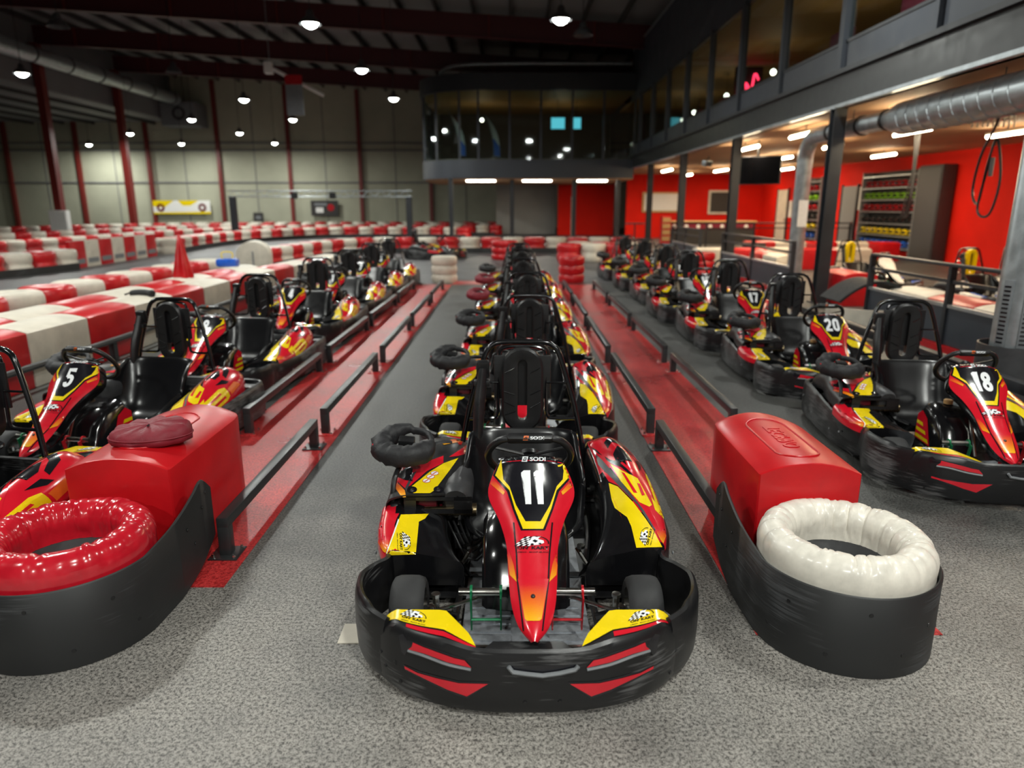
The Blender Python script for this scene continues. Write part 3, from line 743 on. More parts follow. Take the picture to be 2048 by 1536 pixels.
    for s in (-1, 1):
        d = MB(); X = s*.1925
        d.cur = 0; d.add([(X,.70,.15),(X,.93,.15),(X,.92,.33),(X,.86,.37),(X,.78,.33)], [(0,1,2,3,4)])
        X = s*.194; d.cur = 1
        for k in range(3): d.add([(X,.72+k*.05,.16+k*.05),(X,.92,.16+k*.05),(X,.92,.185+k*.05),(X,.735+k*.05,.185+k*.05)], [(0,1,2,3)])
        d.obj('tank_sticker', [M['red'], M['yellow']], tko, smooth=0)
    MB().lathe([(0,0),(.03,0),(.03,.025),(.024,.03),(0,.03)], 14, Matrix.Translation((-.05,.82,.435))).obj('filler_cap', M['wood'], tko)
    # ---- pedals
    for s, mt, nm in ((-1, M['green'], 'brake_pedal'), (1, M['redmetal'], 'throttle_pedal')):
        p = MB()
        for xx in (s*.105, s*.225):
            p.box((xx,.37,.20), (.007,.028,.17), Matrix.Rotation(R(12),4,'X'), .002)
            p.lathe([(.0,-.005),(.024,-.005),(.024,.005),(0,.005)], 12, Matrix.Translation((xx,.39,.285)) @ Matrix.Rotation(R(90),4,'Y'))
        p.tube([(s*.105,.365,.17),(s*.225,.365,.17)], .006, 6)
        po = p.obj(nm, mt, root)
        MB().tube([(s*.105,.385,.285),(s*.275 if s > 0 else -.275,.385,.285)], .0155, 12).obj('pedal_bar', M['chrome'], po)
        MB().tube([(s*.09,.31,.08),(s*.24,.31,.08)], .011).obj('pedal_axle', M['chrome'], po)
    # ---- seat
    prof = [(1.00,.185,.20),(1.08,.135,.27),(1.22,.105,.295),(1.38,.115,.31),(1.49,.19,.315),(1.57,.36,.30),(1.63,.53,.285),(1.645,.565,.28)]
    wing = [(0,.03),(0,.11),(-.01,.19),(-.05,.22),(-.13,.19),(-.14,.10),(-.09,.015),(-.06,-.005)]
    ctrl = []
    for (y, z, hw), (wy, wz) in zip(prof, wing):
        ctrl.append([V(-hw-.01,y+wy*1.1,z+wz*.93), V(-hw,y+wy,z+wz), V(-hw*.93,y+wy*.55,z+wz*.5), V(-hw*.6,y+wy*.08,z+wz*.06), V(0,y,z), V(hw*.6,y+wy*.08,z+wz*.06), V(hw*.93,y+wy*.55,z+wz*.5), V(hw,y+wy,z+wz), V(hw+.01,y+wy*1.1,z+wz*.93)])
    se = MB().grid(surf(ctrl, 36, 32))
    sm = se.obj('seat', M['seat'], root, thick=.012, smooth=60)
    gs = surf(ctrl, 36, 32)
    rim = [r[0] for r in gs]+gs[-1][1:-1]+[r[-1] for r in reversed(gs)]
    MB().tube(rim, .010, 6).obj('seat_edge', M['seat'], sm)
    br = MB()
    for s in (-1, 1): br.tube([(s*.30,1.5,.35),(s*.37,1.62,.14)], .012); br.tube([(s*.26,1.02,.15),(s*.32,.96,.07)], .012); br.lathe([(0,0),(.02,0),(.02,.015),(0,.015)], 8, Matrix.Translation((s*.28,1.0,.16)))
    br.objs('seat_stay', M['chrome'], root)
    # ---- right-hand pod (long) and left-hand pod (short), as seen from the front
    ys = [.735,.80,.95,1.13,1.33,1.53,1.72,1.84]
    inner = [(.285,.205),(.325,.235),(.372,.272),(.397,.308),(.402,.355),(.39,.40),(.375,.425),(.38,.40)]
    crest = [(.45,.272),(.48,.30),(.52,.345),(.545,.405),(.55,.46),(.535,.49),(.505,.49),(.49,.44)]
    outer = [(.60,.272),(.645,.277),(.682,.285),(.695,.305),(.69,.335),(.672,.36),(.635,.37),(.585,.35)]
    ctrl = []
    for y, a, c, o in zip(ys, inner, crest, outer):
        ctrl.append([V(a[0]-.005,y,max(.1,a[1]-.16)), V(a[0],y,a[1]), V((a[0]+c[0])/2,y,(a[1]+c[1])/2+.012), V(c[0],y,c[1]), V((c[0]+o[0])/2+.012,y,(c[1]+o[1])/2+.018), V(o[0],y,o[1]), V(o[0]+.004,y,o[1]-.15)])
    pg = surf(ctrl, 44, 30)
    pm = MB(); pm.grid(pg)
    for fi, f in enumerate(pm.f):
        r_, c_ = divmod(fi, 30); yy = pg[r_][c_].y
        if (c_ >= 15 and yy > .98) or (c_ >= 6 and yy > 1.36) or (20 <= c_ < 27 and yy > .79): pm.m[fi] = 1
    fr0 = pg[0]; pm.grid([fr0, [V(p.x, p.y+.015, .10) for p in fr0]]); pm.grid([pg[-1], [V(p.x*.98, p.y+.03, .20) for p in pg[-1]]])
    rp = pm.obj('side_pod', [M['black'], M['red']], root, smooth=45)
    rp['label'] = 'tall curved side pod'
    b2 = bvh_of(rp.data); D = Decal()
    P = lambda *l: [c2(*q) for q in l]
    D.poly(P((850,215),(950,228),(1100,330),(1300,500),(1440,685),(1585,905),(1630,1050),(1588,1205),(1560,1170),(1520,1080),(1400,900),(1200,620),(1050,430),(920,300)), b2, .0015, 2)
    D.poly(P((985,480),(1060,600),(1150,640),(1300,790),(1420,940),(1300,770),(1150,600)), b2, .0015, 2)
    D.poly(P((1060,615),(1090,780),(1120,860),(1240,950),(1280,1040),(1330,1248),(1580,1240),(1500,1085),(1420,965),(1300,805),(1150,650)), b2, .0015, 3)
    D.poly(P((930,330),(1000,395),(1200,620),(1400,880),(1520,1080),(1500,1075),(1340,830),(1120,600),(960,440)), b2, .0022, 6)
    D.poly(P((1505,1050),(1625,1060),(1618,1130),(1588,1205),(1560,1165),(1530,1110)), b2, .0022, 4)
    D.poly(P((1080,432),(1200,500),(1340,570),(1480,830),(1455,848),(1360,805),(1180,600)), b2, .0022, 3)
    D.poly(P((1185,508),(1215,520),(1338,716),(1302,712)), b2, .0030, 2)
    D.poly(P((1335,618),(1362,625),(1410,735),(1382,742)), b2, .0030, 2)
    D.poly(P((1470,750),(1520,820),(1615,985),(1510,880)), b2, .0022, 3)
    D.poly(P((1020,355),(1075,390),(1150,400),(1230,470),(1300,540),(1260,530),(1180,460),(1090,430),(1040,395)), b2, .0022, 0)
    D.poly(P((885,268),(940,292),(1000,350),(960,330)), b2, .0022, 0)
    def on_pod(poly, mi, off=.0018):       # shapes drawn in (length, girth) of the pod
        bm = bmesh.new(); bm.faces.new([bm.verts.new((a*10, b*10, 0)) for a, b in poly]); bmesh.ops.triangulate(bm, faces=bm.faces[:])
        for _ in range(3):
            es = [e for e in bm.edges if e.calc_length() > .35]
            if es: bmesh.ops.subdivide_edges(bm, edges=es, cuts=1); bmesh.ops.triangulate(bm, faces=[f for f in bm.faces if len(f.verts) > 3])
        bm.verts.index_update(); k = len(D.v)
        for v in bm.verts:
            u = min(43.99, max(0, v.co.x/10*44)); w_ = min(29.99, max(0, v.co.y/10*30)); i, j = int(u), int(w_); a, b = u-i, w_-j
            p = (pg[i][j]*(1-a)+pg[i+1][j]*a)*(1-b)+(pg[i][j+1]*(1-a)+pg[i+1][j+1]*a)*b
            n_ = (pg[i+1][j]-pg[i][j]).cross(pg[i][j+1]-pg[i][j]).normalized()
            if n_.z < 0 and j < 20 or n_.x < 0 and j >= 20: n_ = -n_
            D.v.append(p+n_*off); D.uv.append((v.co.x/10, v.co.y/10))
        for f in bm.faces: D.f.append(tuple(v.index+k for v in f.verts)); D.m.append(mi)
        bm.free()
    for poly in ([(.60,.40),(.68,.40),(.74,.50),(.68,.58),(.62,.58),(.66,.50)], [(.74,.38),(.80,.38),(.84,.48),(.80,.60),(.70,.66),(.70,.60),(.76,.54),(.78,.47)], [(.58,.64),(.66,.64),(.70,.72),(.66,.72)]): on_pod(poly, 0)
    on_pod([(.90,.30),(.97,.30),(.97,.62),(.90,.62)], 5)
    on_pod([(.38,.73),(.57,.71),(.62,.74),(.64,.86),(.60,.88),(.40,.89)], 3)
    on_pod([(.42,.775),(.56,.76),(.57,.785),(.43,.80)], 2, .0026); on_pod([(.46,.835),(.59,.825),(.60,.85),(.47,.86)], 2, .0026)
    on_pod([(.64,.78),(.74,.76),(.80,.84),(.66,.86)], 5)
    D.obj('pod_graphics', DM, rp)
    kart_logo(b2, c2(1425,1135), (4.5,-17), (14.5,3)).obj('pod_logo', [M['blackfilm'], M['white']], rp)
    tg = MB().box((.425,1.28,.29), (.012,.03,.022), None, .003).obj('pod_tag', M['red'], rp)
    ctrlL = []
    for y, a, c, o in list(zip(ys, inner, crest, outer))[:4]:
        z = lambda q: .225+(q-.225)*.55
        ctrlL.append([V(-a[0]+.005,y,max(.1,z(a[1])-.14)), V(-a[0],y,z(a[1])), V(-(a[0]+c[0])/2,y,(z(a[1])+z(c[1]))/2+.012), V(-c[0],y,z(c[1])+.01), V(-(c[0]+o[0])/2-.025,y,(z(c[1])+o[1])/2+.018), V(-o[0]-.022,y,o[1]), V(-o[0]-.024,y,o[1]-.15)])
    pg = surf(ctrlL, 20, 30); pm = MB().grid(pg); fr0 = pg[0]
    for fi in range(len(pm.f)):
        if 20 <= fi % 30 < 27: pm.m[fi] = 1
    pm.grid([fr0, [V(p.x, p.y+.015, .10) for p in fr0]]); pm.grid([pg[-1], [V(p.x, p.y+.01, .12) for p in pg[-1]]])
    lp = pm.obj('side_pod', [M['black'], M['red']], root, smooth=45)
    b1 = bvh_of(lp.data); D = Decal(); P = lambda *l: [c1(*q) for q in l]
    D.poly(P((290,965),(340,920),(530,912),(505,960),(440,1150),(400,1295),(375,1280),(318,1180),(288,1080)), b1, .0015, 2)
    D.poly(P((312,1150),(440,1150),(400,1295),(375,1280),(325,1195)), b1, .0022, 4)
    D.poly(P((545,925),(815,917),(780,965),(720,995),(690,1308),(402,1318),(440,1180)), b1, .0022, 3)
    D.poly(P((520,965),(527,985),(412,1300),(404,1300)), b1, .0026, 1)
    D.obj('pod_graphics', DM, lp)
    kart_logo(b1, c1(578,1190), (0.5,18), (-15.5,0)).obj('pod_logo', [M['blackfilm'], M['white']], lp)
    # ---- engine, its cover and exhaust
    ctrl = []
    for y, zz in ((1.09,(.365,.398,.402,.405,.385)), (1.20,(.375,.42,.43,.43,.40)), (1.38,(.40,.455,.47,.465,.42)), (1.56,(.42,.485,.50,.49,.43)), (1.72,(.40,.47,.485,.475,.42)), (1.84,(.34,.41,.425,.41,.36))):
        xs = (-.685,-.605,-.49,-.38,-.32) if y < 1.5 else (-.66,-.59,-.48,-.37,-.30)
        ctrl.append([V(xs[0]-.004,y,zz[0]-.10)]+[V(x,y,z) for x, z in zip(xs, zz)]+[V(xs[4]+.004,y,zz[4]-.10)])
    eg = surf(ctrl, 34, 28); em = MB().grid(eg)
    f0 = eg[0]; em.grid([[p for p in f0], [V(p.x, p.y+.004, p.z-.012) for p in f0]]); em.grid([eg[-1], [V(p.x, p.y+.02, .22) for p in eg[-1]]])
    eo = em.obj('engine_cover', M['satin'], root, smooth=45); be = bvh_of(eo.data); D = Decal()
    D.poly(P((452,430),(560,440),(820,400),(960,350),(960,420),(800,500),(640,640),(585,668),(500,590),(460,520)), be, .0015, 2)
    D.poly(P((480,470),(560,500),(600,460),(660,470),(620,520),(660,600),(590,590),(520,560)), be, .0022, 0)
    D.poly(P((585,668),(660,520),(700,500),(620,650),(600,700)), be, .0022, 6)
    D.poly(P((645,655),(830,505),(960,425),(1105,372),(1000,520),(870,690),(830,716),(665,716)), be, .0022, 3)
    D.poly(P((1015,362),(1180,248),(1345,222),(1345,285),(1100,352)), be, .0015, 2)
    D.poly(P((935,222),(1180,155),(1140,212),(965,244)), be, .0022, 4)
    D.poly(P((452,520),(500,600),(585,690),(598,770),(540,735),(475,640)), be, .0022, 4)
    for x, y in ((875,523),(835,557),(795,597)):
        c = c1(x, y); D.disc(c, 8.3, 4.2, be, .003, 2); D.disc(c, 7.2, 3.5, be, .0038, 1); D.poly([(c[0]-5,c[1]+2.2),(c[0]+3,c[1]-2.6),(c[0]+5,c[1]-2.0),(c[0]-3,c[1]+2.8)], be, .0044, 2, 7)
    for x, y in ((655,682),(912,680)):
        c = c1(x, y); D.disc(c, 10, 6.5, be, .003, 0)
    D.obj('cover_graphics', DM, eo)
    bt = MB()
    for x, y in ((655,685),(912,682),(1090,180)):
        h, n, _, _ = be.ray_cast(DRAW_O, draw_ray(*c1(x, y)))
        if h: bt.lathe([(0,.001),(.010,.001),(.009,.008),(.005,.009),(0,.006)], 10, Matrix.Translation(h) @ n.to_track_quat('Z','Y').to_matrix().to_4x4())
    bt.objs('cover_bolt', M['chrome'], eo)
    cv = MB(); x0, x1, y, z0, z1 = -.60, -.26, 1.09, .30, .388      # front plate with an opening
    for a, b, c, d in ((x0,x1,z1-.018,z1),(x0,x0+.06,z0+.02,z1),(x1-.09,x1,z0,z1),(x0+.02,x1,z0,z0+.022)): cv.bb(a,b,y,y+.01,c,d)
    cv.obj('cover_front_plate', M['satin'], eo)
    ab = MB()
    rws = []
    for yy, k in ((1.07,.75),(1.10,.95),(1.2,1.0),(1.36,.98),(1.46,.8)):
        rws.append([(-.335+dx*k*1.15, yy-dz*.25+.03, .372+dz*k*.85) for dx, dz in ((-.065,-.09),(-.07,.02),(-.045,.075),(.01,.085),(.05,.045),(.062,-.03),(.055,-.09))])
    ab.grid([cr(r, 18) for r in rws]); ab.f += [tuple(range(19)), tuple(range(4*19+18, 4*19-1, -1))]; ab.m += [0, 0]
    ab.obj('air_box', M['char'], root, smooth=50)
    en = MB().bb(-.60,-.44,1.14,1.52,.10,.36,.02); en.tube([(-.60,1.12,.22),(-.60,1.5,.2)], .05)
    for k in range(5): en.bb(-.62,-.42,1.2+k*.05,1.215+k*.05,.16,.37)
    en.obj('engine', M['maroon'], root)
    ex = MB().tube([(-.50,1.12,.30),(-.28,1.12,.305)], .024, 12); ex.lathe([(0,-.03),(.034,-.03),(.034,.03),(0,.03)], 14, Matrix.Translation((-.27,1.14,.30)) @ Matrix.Rotation(R(90),4,'Y')); ex.tube([(-.40,1.15,.30),(-.36,1.3,.2),(-.36,1.8,.16)], .02)
    ex.obj('exhaust', M['bronze'], root)
    hs = MB()
    for k in range(4): hs.tube(cr([(-.30-.03*k,1.14,.24),(-.27,1.05-.02*k,.19-.03*k),(-.24+.02*k,1.16,.12),(-.22,1.3,.10)], 10), .006, 6)
    hs.bb(-.36,-.27,1.1,1.2,.10,.19,.01); hs.obj('fuel_hose', M['satin'], root)
    gd = MB().tube(cr([(-.655,1.16,.14),(-.665,1.14,.30),(-.66,1.18,.44),(-.64,1.30,.49)], 10), .014); gd.lathe([(0,-.02),(.045,-.018),(.05,0),(.045,.018),(0,.02)], 16, Matrix.Translation((-.655,1.15,.30)) @ Matrix.Rotation(R(90),4,'Y')); gd.bb(-.66,-.58,1.28,1.40,.485,.505)
    gd.obj('collar_stand', M['satin'], root)
    # ---- roll bar, headrest, belts
    hb = cr([(-.375,1.76,.12),(-.365,1.77,.35),(-.315,1.795,.62),(-.275,1.81,.77),(-.215,1.83,.96),(-.175,1.838,1.012),(-.12,1.84,1.03),(0,1.842,1.032),(.12,1.84,1.03),(.175,1.838,1.012),(.215,1.83,.96),(.275,1.81,.77),(.315,1.795,.62),(.365,1.77,.35),(.375,1.76,.12)], 56)
    rbo = MB().tube(hb, .0165, 10).obj('roll_bar', M['black'], root)
    b3 = MB().tube(cr([(-.33,1.79,.585),(-.18,1.795,.585),(-.145,1.795,.61),(-.14,1.80,.7),(-.135,1.82,.95),(-.10,1.825,1.0),(0,1.828,1.008),(.10,1.825,1.0),(.135,1.82,.95),(.14,1.80,.7),(.145,1.795,.61),(.18,1.795,.585),(.33,1.79,.585)], 50), .0105, 8)
    b3.tube([(-.26,1.8,.80),(-.14,1.8,.80)], .007); b3.tube([(.26,1.8,.80),(.14,1.8,.80)], .007)
    b3.obj('roll_bar_brace', M['black'], rbo)
    stay = MB()
    for s in (-1, 1): stay.tube([(s*.37,1.77,.30),(s*.36,1.94,.12)], .012)
    stay.objs('roll_bar_stay', M['black'], rbo)
    def stad(w, h, n=10):
        r = w/2; return [(r*math.cos(R(a)), h/2-r+r*math.sin(R(a))) for a in [i*180/n for i in range(n+1)]]+[(r*math.cos(R(180+a)), -h/2+r+r*math.sin(R(180+a))) for a in [i*180/n for i in range(n+1)]]
    y0 = 1.745; zc = .765
    rws = []
    for (wd, hh, y) in ((.055,.36,y0+.05),(.055,.36,y0+.004),(.075,.385,y0),(.215,.475,y0),(.238,.50,y0+.012),(.238,.50,y0+.055)):
        rws.append([(x, y, zc+z) for x, z in stad(wd, hh)])
    hd = MB().grid(rws, True).obj('headrest', M['satin'], root, smooth=35)
    gr = MB()
    for z, x0_, x1_, dz in ((.87,-.10,-.045,.03),(.87,.045,.10,.03),(.76,-.105,-.045,-.02),(.70,-.105,-.045,-.03),(.74,.045,.105,.03),(.66,.045,.105,.035),(.62,-.10,-.04,.02)):
        gr.tube([(x0_,y0-.0015,z),(x1_,y0-.0015,z+dz)], .003, 5)
    gr.objs('headrest_groove', M['black'], hd)
    MB().bb(-.032,.032,y0+.04,y0+.05,zc-.10,zc+.19).obj('headrest_back', M['satin'], hd)
    bk = MB().bb(-.165,.165,1.80,1.815,.70,.96,.006); bk.obj('back_plate', M['satin'], root)
    # padded shoulder restraint on the left of the picture
    arm = cr([(-.225,1.72,.90),(-.235,1.69,.80),(-.245,1.65,.70),(-.25,1.62,.59),(-.255,1.60,.48)], 14)
    pdm = MB().tube(arm, [.034+.010*math.sin(math.pi*i/14) for i in range(15)], 10, flat=.75)
    hp = pdm.obj('harness_pad', M['satin'], root)
    bx = MB().box((-.225,1.735,.895), (.075,.05,.10), Matrix.Rotation(R(12),4,'X'), .012); bx.box((-.23,1.71,.82), (.09,.05,.035), None, .008); bx.tube([(-.22,1.74,.9),(-.24,1.82,.88)], .014)
    bx.obj('harness_retractor', M['satin'], hp)
    sbv = bvh_of(hp.data); TD = Decal(); TD.text('SXOB', (977,820), 13, sbv, .002, 0, .02, ang=-86, step=7); TD.obj('pad_lettering', [M['gray']], hp)
    ar = MB().tube(cr([(-.255,1.60,.48),(-.31,1.60,.36),(-.35,1.62,.2)], 8), .02, 8); ar.lathe([(0,-.012),(.03,-.012),(.03,.012),(0,.012)], 12, Matrix.Translation((-.27,1.60,.46)) @ Matrix.Rotation(R(90),4,'Y'))
    ar.obj('harness_arm', M['satin'], root)
    # rear mudguard blocks seen beside the rear tyres
    for s in (-1, 1):
        MB().bb(s*.56-.10, s*.56+.10, 1.80, 1.92, .24, .30, .015).obj('rear_guard', M['satin'], root)
        MB().add([(s*.30,.80,.20),(s*.24,.72,.17),(s*.26,.86,.08),(s*.33,.92,.10)], [(0,1,2,3)]).obj('heel_plate', M['char'], root, smooth=0)
    return root
KART = make_kart()
def _stroke(pts, w=.19, closed=False):
    n = len(pts); vs = []; fs = []
    for i, p in enumerate(pts):
        a = pts[(i-1) % n] if closed or i else p; b = pts[(i+1) % n] if closed or i < n-1 else p
        t = V(b[0]-a[0], b[1]-a[1]).normalized(); nn = V(-t.y, t.x)*w/2
        vs += [(p[0]+nn.x, p[1]+nn.y), (p[0]-nn.x, p[1]-nn.y)]
    for i in range(n if closed else n-1):
        j = (i+1) % n; fs.append((2*i, 2*i+1, 2*j+1, 2*j))
    return vs, fs
def _arc(cx, cy, rx, ry, a0, a1, n=8): return [(cx+rx*math.cos(R(a0+(a1-a0)*i/n)), cy+ry*math.sin(R(a0+(a1-a0)*i/n))) for i in range(n+1)]
_l, _r, _m = .10, .44, .27
DIGIT = {   # condensed block figures, y down, height 1, stroke centre lines
 '0': [(_arc(_m,.27,.17,.17,180,360)+_arc(_m,.73,.17,.17,0,180), True)],
 '1': None,
 '2': [(_arc(_m,.27,.17,.17,180,360)+[(_r,.36),(_r-.02,.45),(_l+.03,.80),(_l,.90)], False), ([(_l-.09,.905),(_r+.09,.905)], False)],
 '3': [(_arc(_m,.27,.17,.17,180,360)+[(_r,.36)]+_arc(_m+.03,.36,.14,.13,0,90,4)+[(_m-.05,.49)], False), ([(_m-.05,.49),(_m+.03,.49)]+_arc(_m+.03,.62,.14,.13,-90,0,4)+_arc(_m,.73,.17,.17,0,180), False)],
 '4': [([(_r-.06,0),(_r-.06,1)], False), ([(_r-.10,.02),(_l-.02,.68)], False), ([(_l-.07,.72),(_r+.10,.72)], False)],
 '5': [([(_r+.08,.095),(_l-.0,.095),(_l,.46)], False), ([(_l,.50),(_l+.06,.44)]+_arc(_m,.60,.17,.17,-100,0,5)+_arc(_m,.73,.17,.17,0,180), False)],
 '6': [(_arc(_m,.27,.17,.17,-20,-180)+[(_l,.73)]+_arc(_m,.73,.17,.17,180,0)+[(_r,.62)]+_arc(_m,.60,.17,.15,0,-180), False)],
 '7': [([(_l-.09,.095),(_r+.06,.095)], False), ([(_r,.06),(_r-.02,.2),(_l+.1,1.0)], False)],
 '8': [(_arc(_m,.27,.155,.17,0,360,14)[:-1], True), (_arc(_m,.71,.17,.19,0,360,14)[:-1], True)],
 '9': [(_arc(_m,.73,.17,.17,160,0)+[(_r,.27)]+_arc(_m,.27,.17,.17,0,-180)+[(_l,.38)]+_arc(_m,.40,.17,.15,180,0), False)]}
def number_mesh(n):
    D = Decal(); k = len(n); H = 68.; wd = [(.34 if c == '1' else .54) for c in n]; gap = .10
    x = -(sum(wd)+gap*(k-1))/2
    for c, w in zip(n, wd):
        def T(p): return (1065+(x+p[0]+(p[1]-.5)*.04)*H*.82, 975+(p[1]-.5)*H)
        if c == '1': D.poly([T(p) for p in [(.10,0),(.33,0),(.33,1),(.12,1),(.12,.18),(0,.18),(0,.07)]], make_kart.number_bvh, .0034, 0, 12)
        else:
            for pts, cl in DIGIT[c]:
                vs, fs = _stroke(pts, .2, cl); D.put([T(p) for p in vs], fs, make_kart.number_bvh, .0034, 0, 12)
        x += w+gap
    return D.mesh('race_number', [M['white']])
def place_kart(n, x, y, yaw, label, group, first=[True]):
    if first[0]: o = KART; first[0] = False
    else: o = copy_tree(KART, None, ('race_number',))
    o.location = (x, y, 0); o.rotation_euler = (0, 0, R(yaw)); tag(o, label, 'go-kart', group)
    f = [c for c in o.children if c.name.startswith('front_fairing')][0]
    if n: link('race_number', number_mesh(n), f)
    return o
# ------------------------------------------------------------------ padded neck collars
def collar(mat, seed):
    from mathutils import noise as MN
    n = 60; seg = 16; rows = []
    for i in range(n):
        a = 2*math.pi*i/n                       # 0 = right end, runs over the back
        th = .5-.5*math.cos(max(0, min(1, (a-R(70))/R(70)))*math.pi) if a < R(250) else .5-.5*math.cos(max(0, min(1, (R(372)-a)/R(60)))*math.pi)
        w = .016+.038*th; h = .020+.036*th
        c = V(math.cos(a)*.132, math.sin(a)*.112, .055+.035*max(0, math.sin(a+.5))*(1 if math.cos(a) < .2 else .5)); nx = V(math.cos(a)*.112, math.sin(a)*.132, 0).normalized(); row = []
        for k in range(seg):
            q = 2*math.pi*k/seg; d = nx*math.cos(q)+V(0,0,1)*math.sin(q)
            f = 1+.22*MN.noise(V(a*5+seed, math.cos(q)*1.2, math.sin(q)*1.2))+.14*MN.noise(V(a*14+seed, math.cos(q)*2.5, math.sin(q)*2.5))
            row.append(c+nx*math.cos(q)*w*f+V(0,0,1)*math.copysign(abs(math.sin(q))**.75, math.sin(q))*h*f)
        rows.append(row)
    rows.append(rows[0])
    o = MB().grid(rows, True).obj('neck_collar', mat, None, smooth=70)
    MB().box((.0,.01,.065), (.085,.06,.045), Matrix.Rotation(R(8),4,'Y'), .010).obj('collar_buckle', M['satin'], o)
    MB().tube(cr([(.14,.0,.05),(.19,.02,.05),(.23,.05,.03)], 8), .014, 6, flat=.5).obj('collar_strap', mat, o)
    MB().box((-.165,-.045,.085), (.006,.022,.008), Matrix.Rotation(R(30),4,'Z')).obj('collar_tab', M['red'], o)
    return o
# ------------------------------------------------------------------ karts on the grid
FAR = ('tread_rib','bumper_bolt','side_bolt','wheel_nut','cover_bolt','headrest_groove','collar_tab','steering_linkage','seat_stay','fuel_hose','pad_lettering','fairing_bolt','filler_cap')
GRID = [
 ('11', .06, 2.15, 0, 'red, yellow and black go-kart number 11, nearest in the middle row'),
 ('9', .00, 4.30, -5, 'go-kart number 9 directly behind kart number 11 in the middle row'),
 ('13', .12, 6.45, -2, 'go-kart number 13, third from the front of the middle row'),
 ('12', .13, 8.60, -1, 'go-kart with a maroon neck collar, fourth from the front of the middle row'),
 ('10', .14, 10.75, -1, 'go-kart with a maroon neck collar, fifth from the front of the middle row'),
 ('14', .14, 12.9, 0, 'last go-kart of the middle row, farthest from the red and white tyres'),
 (None, -3.24, 2.00, -9, 'go-kart cut off by the left picture edge, beside the red box and red tyre'),
 ('5', -3.14, 4.08, -8.5, 'go-kart number 5 in the left row, behind the red box'),
 ('8', -3.08, 6.17, -6.5, 'go-kart number 8 in the left row, between karts 5 and 4'),
 ('4', -3.00, 8.75, -3, 'go-kart number 4 in the left row, fourth from the front'),
 ('1', -2.95, 10.82, -2, 'go-kart number 1 in the left row, right behind kart number 4'),
 ('7', -2.92, 12.88, -1, 'second last go-kart of the left row, blurred in the distance'),
 ('6', -2.90, 14.95, 0, 'last go-kart of the left row, next to the white tyre stack'),
 ('18', 3.06, 3.96, -6, 'go-kart number 18, nearest in the right row beside the white tyre'),
 ('20', 3.10, 6.25, -3, 'go-kart number 20 in the right row, behind kart number 18'),
 ('17', 3.03, 8.35, -3, 'go-kart number 17 in the right row, third from the front'),
 ('15', 2.98, 10.45, -3, 'go-kart number 15 in the right row, fourth from the front'),
 ('16', 3.06, 12.55, -2, 'go-kart number 16 in the right row, half hidden behind kart 15'),
 ('19', 3.00, 14.65, -2, 'second last go-kart of the right row, blurred in the distance'),
 ('2', 2.95, 16.75, 0, 'last go-kart of the right row, near the striped barrier'),
]
COLLARS = {}
for i, (num, x, y, yaw, lab) in enumerate(GRID):
    if i == 0: k = KART
    else: k = copy_tree(KART, None, ('race_number',)+(FAR if y > 7 else ()))
    k.location = (x, y, 0); k.rotation_euler = (0, 0, R(yaw)); tag(k, lab, 'go-kart', 'rental go-karts parked in three rows')
    if num:
        f = [c for c in k.children if c.name.startswith('front_fairing')][0]; link('race_number', number_mesh(num), f)
    red = num in ('12', '10'); key = 'r' if red else 'b'
    if key not in COLLARS: c = COLLARS[key] = collar(M['redcloth'] if red else M['cloth'], 1)
    else: c = copy_tree(COLLARS[key])
    c.location = k.matrix_basis @ V(-.615, 1.37, .520); c.rotation_euler = (R(random.uniform(12, 18)), R(random.uniform(-3, 3)), R(yaw+random.uniform(-10, 10) if i else 0))
    col = 'maroon' if red else 'black'
    words = {'11':'eleven','9':'nine','13':'thirteen','12':'twelve','10':'ten','14':'fourteen','5':'five','8':'eight','4':'four','1':'one','7':'seven','6':'six','18':'eighteen','20':'twenty','17':'seventeen','15':'fifteen','16':'sixteen','19':'nineteen','2':'two'}
    who = ('on kart number %s' % words[num]) if num else 'on the kart at the left picture edge'
    tag(c, '%s padded neck collar resting beside the seat %s' % (col, who), 'neck collar', 'neck collars on the karts')

# ------------------------------------------------------------------ low steel guide rails
def rail(x, y0, y1, label, side):
    t = empty('guide_rail', (x, y0, 0)); L = y1-y0
    MB().box((0, L/2, .195), (.06, L, .055), None, .004).obj('rail_bar', M['railsteel'], t)
    for y in (.03, L-.03):
        p = MB().bb(-.03, .03, y-.03, y+.03, .012, .17, .003).obj('post', M['railsteel'], t)
        b = MB().bb(-.075, .075, y-.075, y+.075, .004, .013, .002).obj('foot_plate', M['railsteel'] if y0 < 5 else M['redpaint'], t)
        for sx in (-1, 1):
            for sy in (-1, 1): MB().lathe([(0,.013),(.009,.013),(.009,.022),(.006,.03),(0,.03)], 6, Matrix.Translation((sx*.055, y+sy*.055, 0))).obj('anchor_bolt', M['chrome'], b)
    return tag(t, label, 'rail', 'low guide rails along the red strips')
ORD = ['nearest', 'second', 'third', 'fourth', 'farthest']
SEG = [(2.95,5.08),(5.38,7.58),(7.98,10.19),(10.5,12.8),(13.1,15.3)]
for nm, x, k0, segs in (('left of the middle lane', -1.51, 0, [(3.35,5.10)]+SEG[1:]), ('right of the middle lane', 1.12, 0, SEG), ('beside the left kart row', -2.13, 1, SEG), ('beside the right kart row', 1.78, 1, SEG)):
    for k in range(k0, 5):
        a, b = segs[k]; rail(x, a, b, '%s low black steel rail %s' % (ORD[k], nm), x)

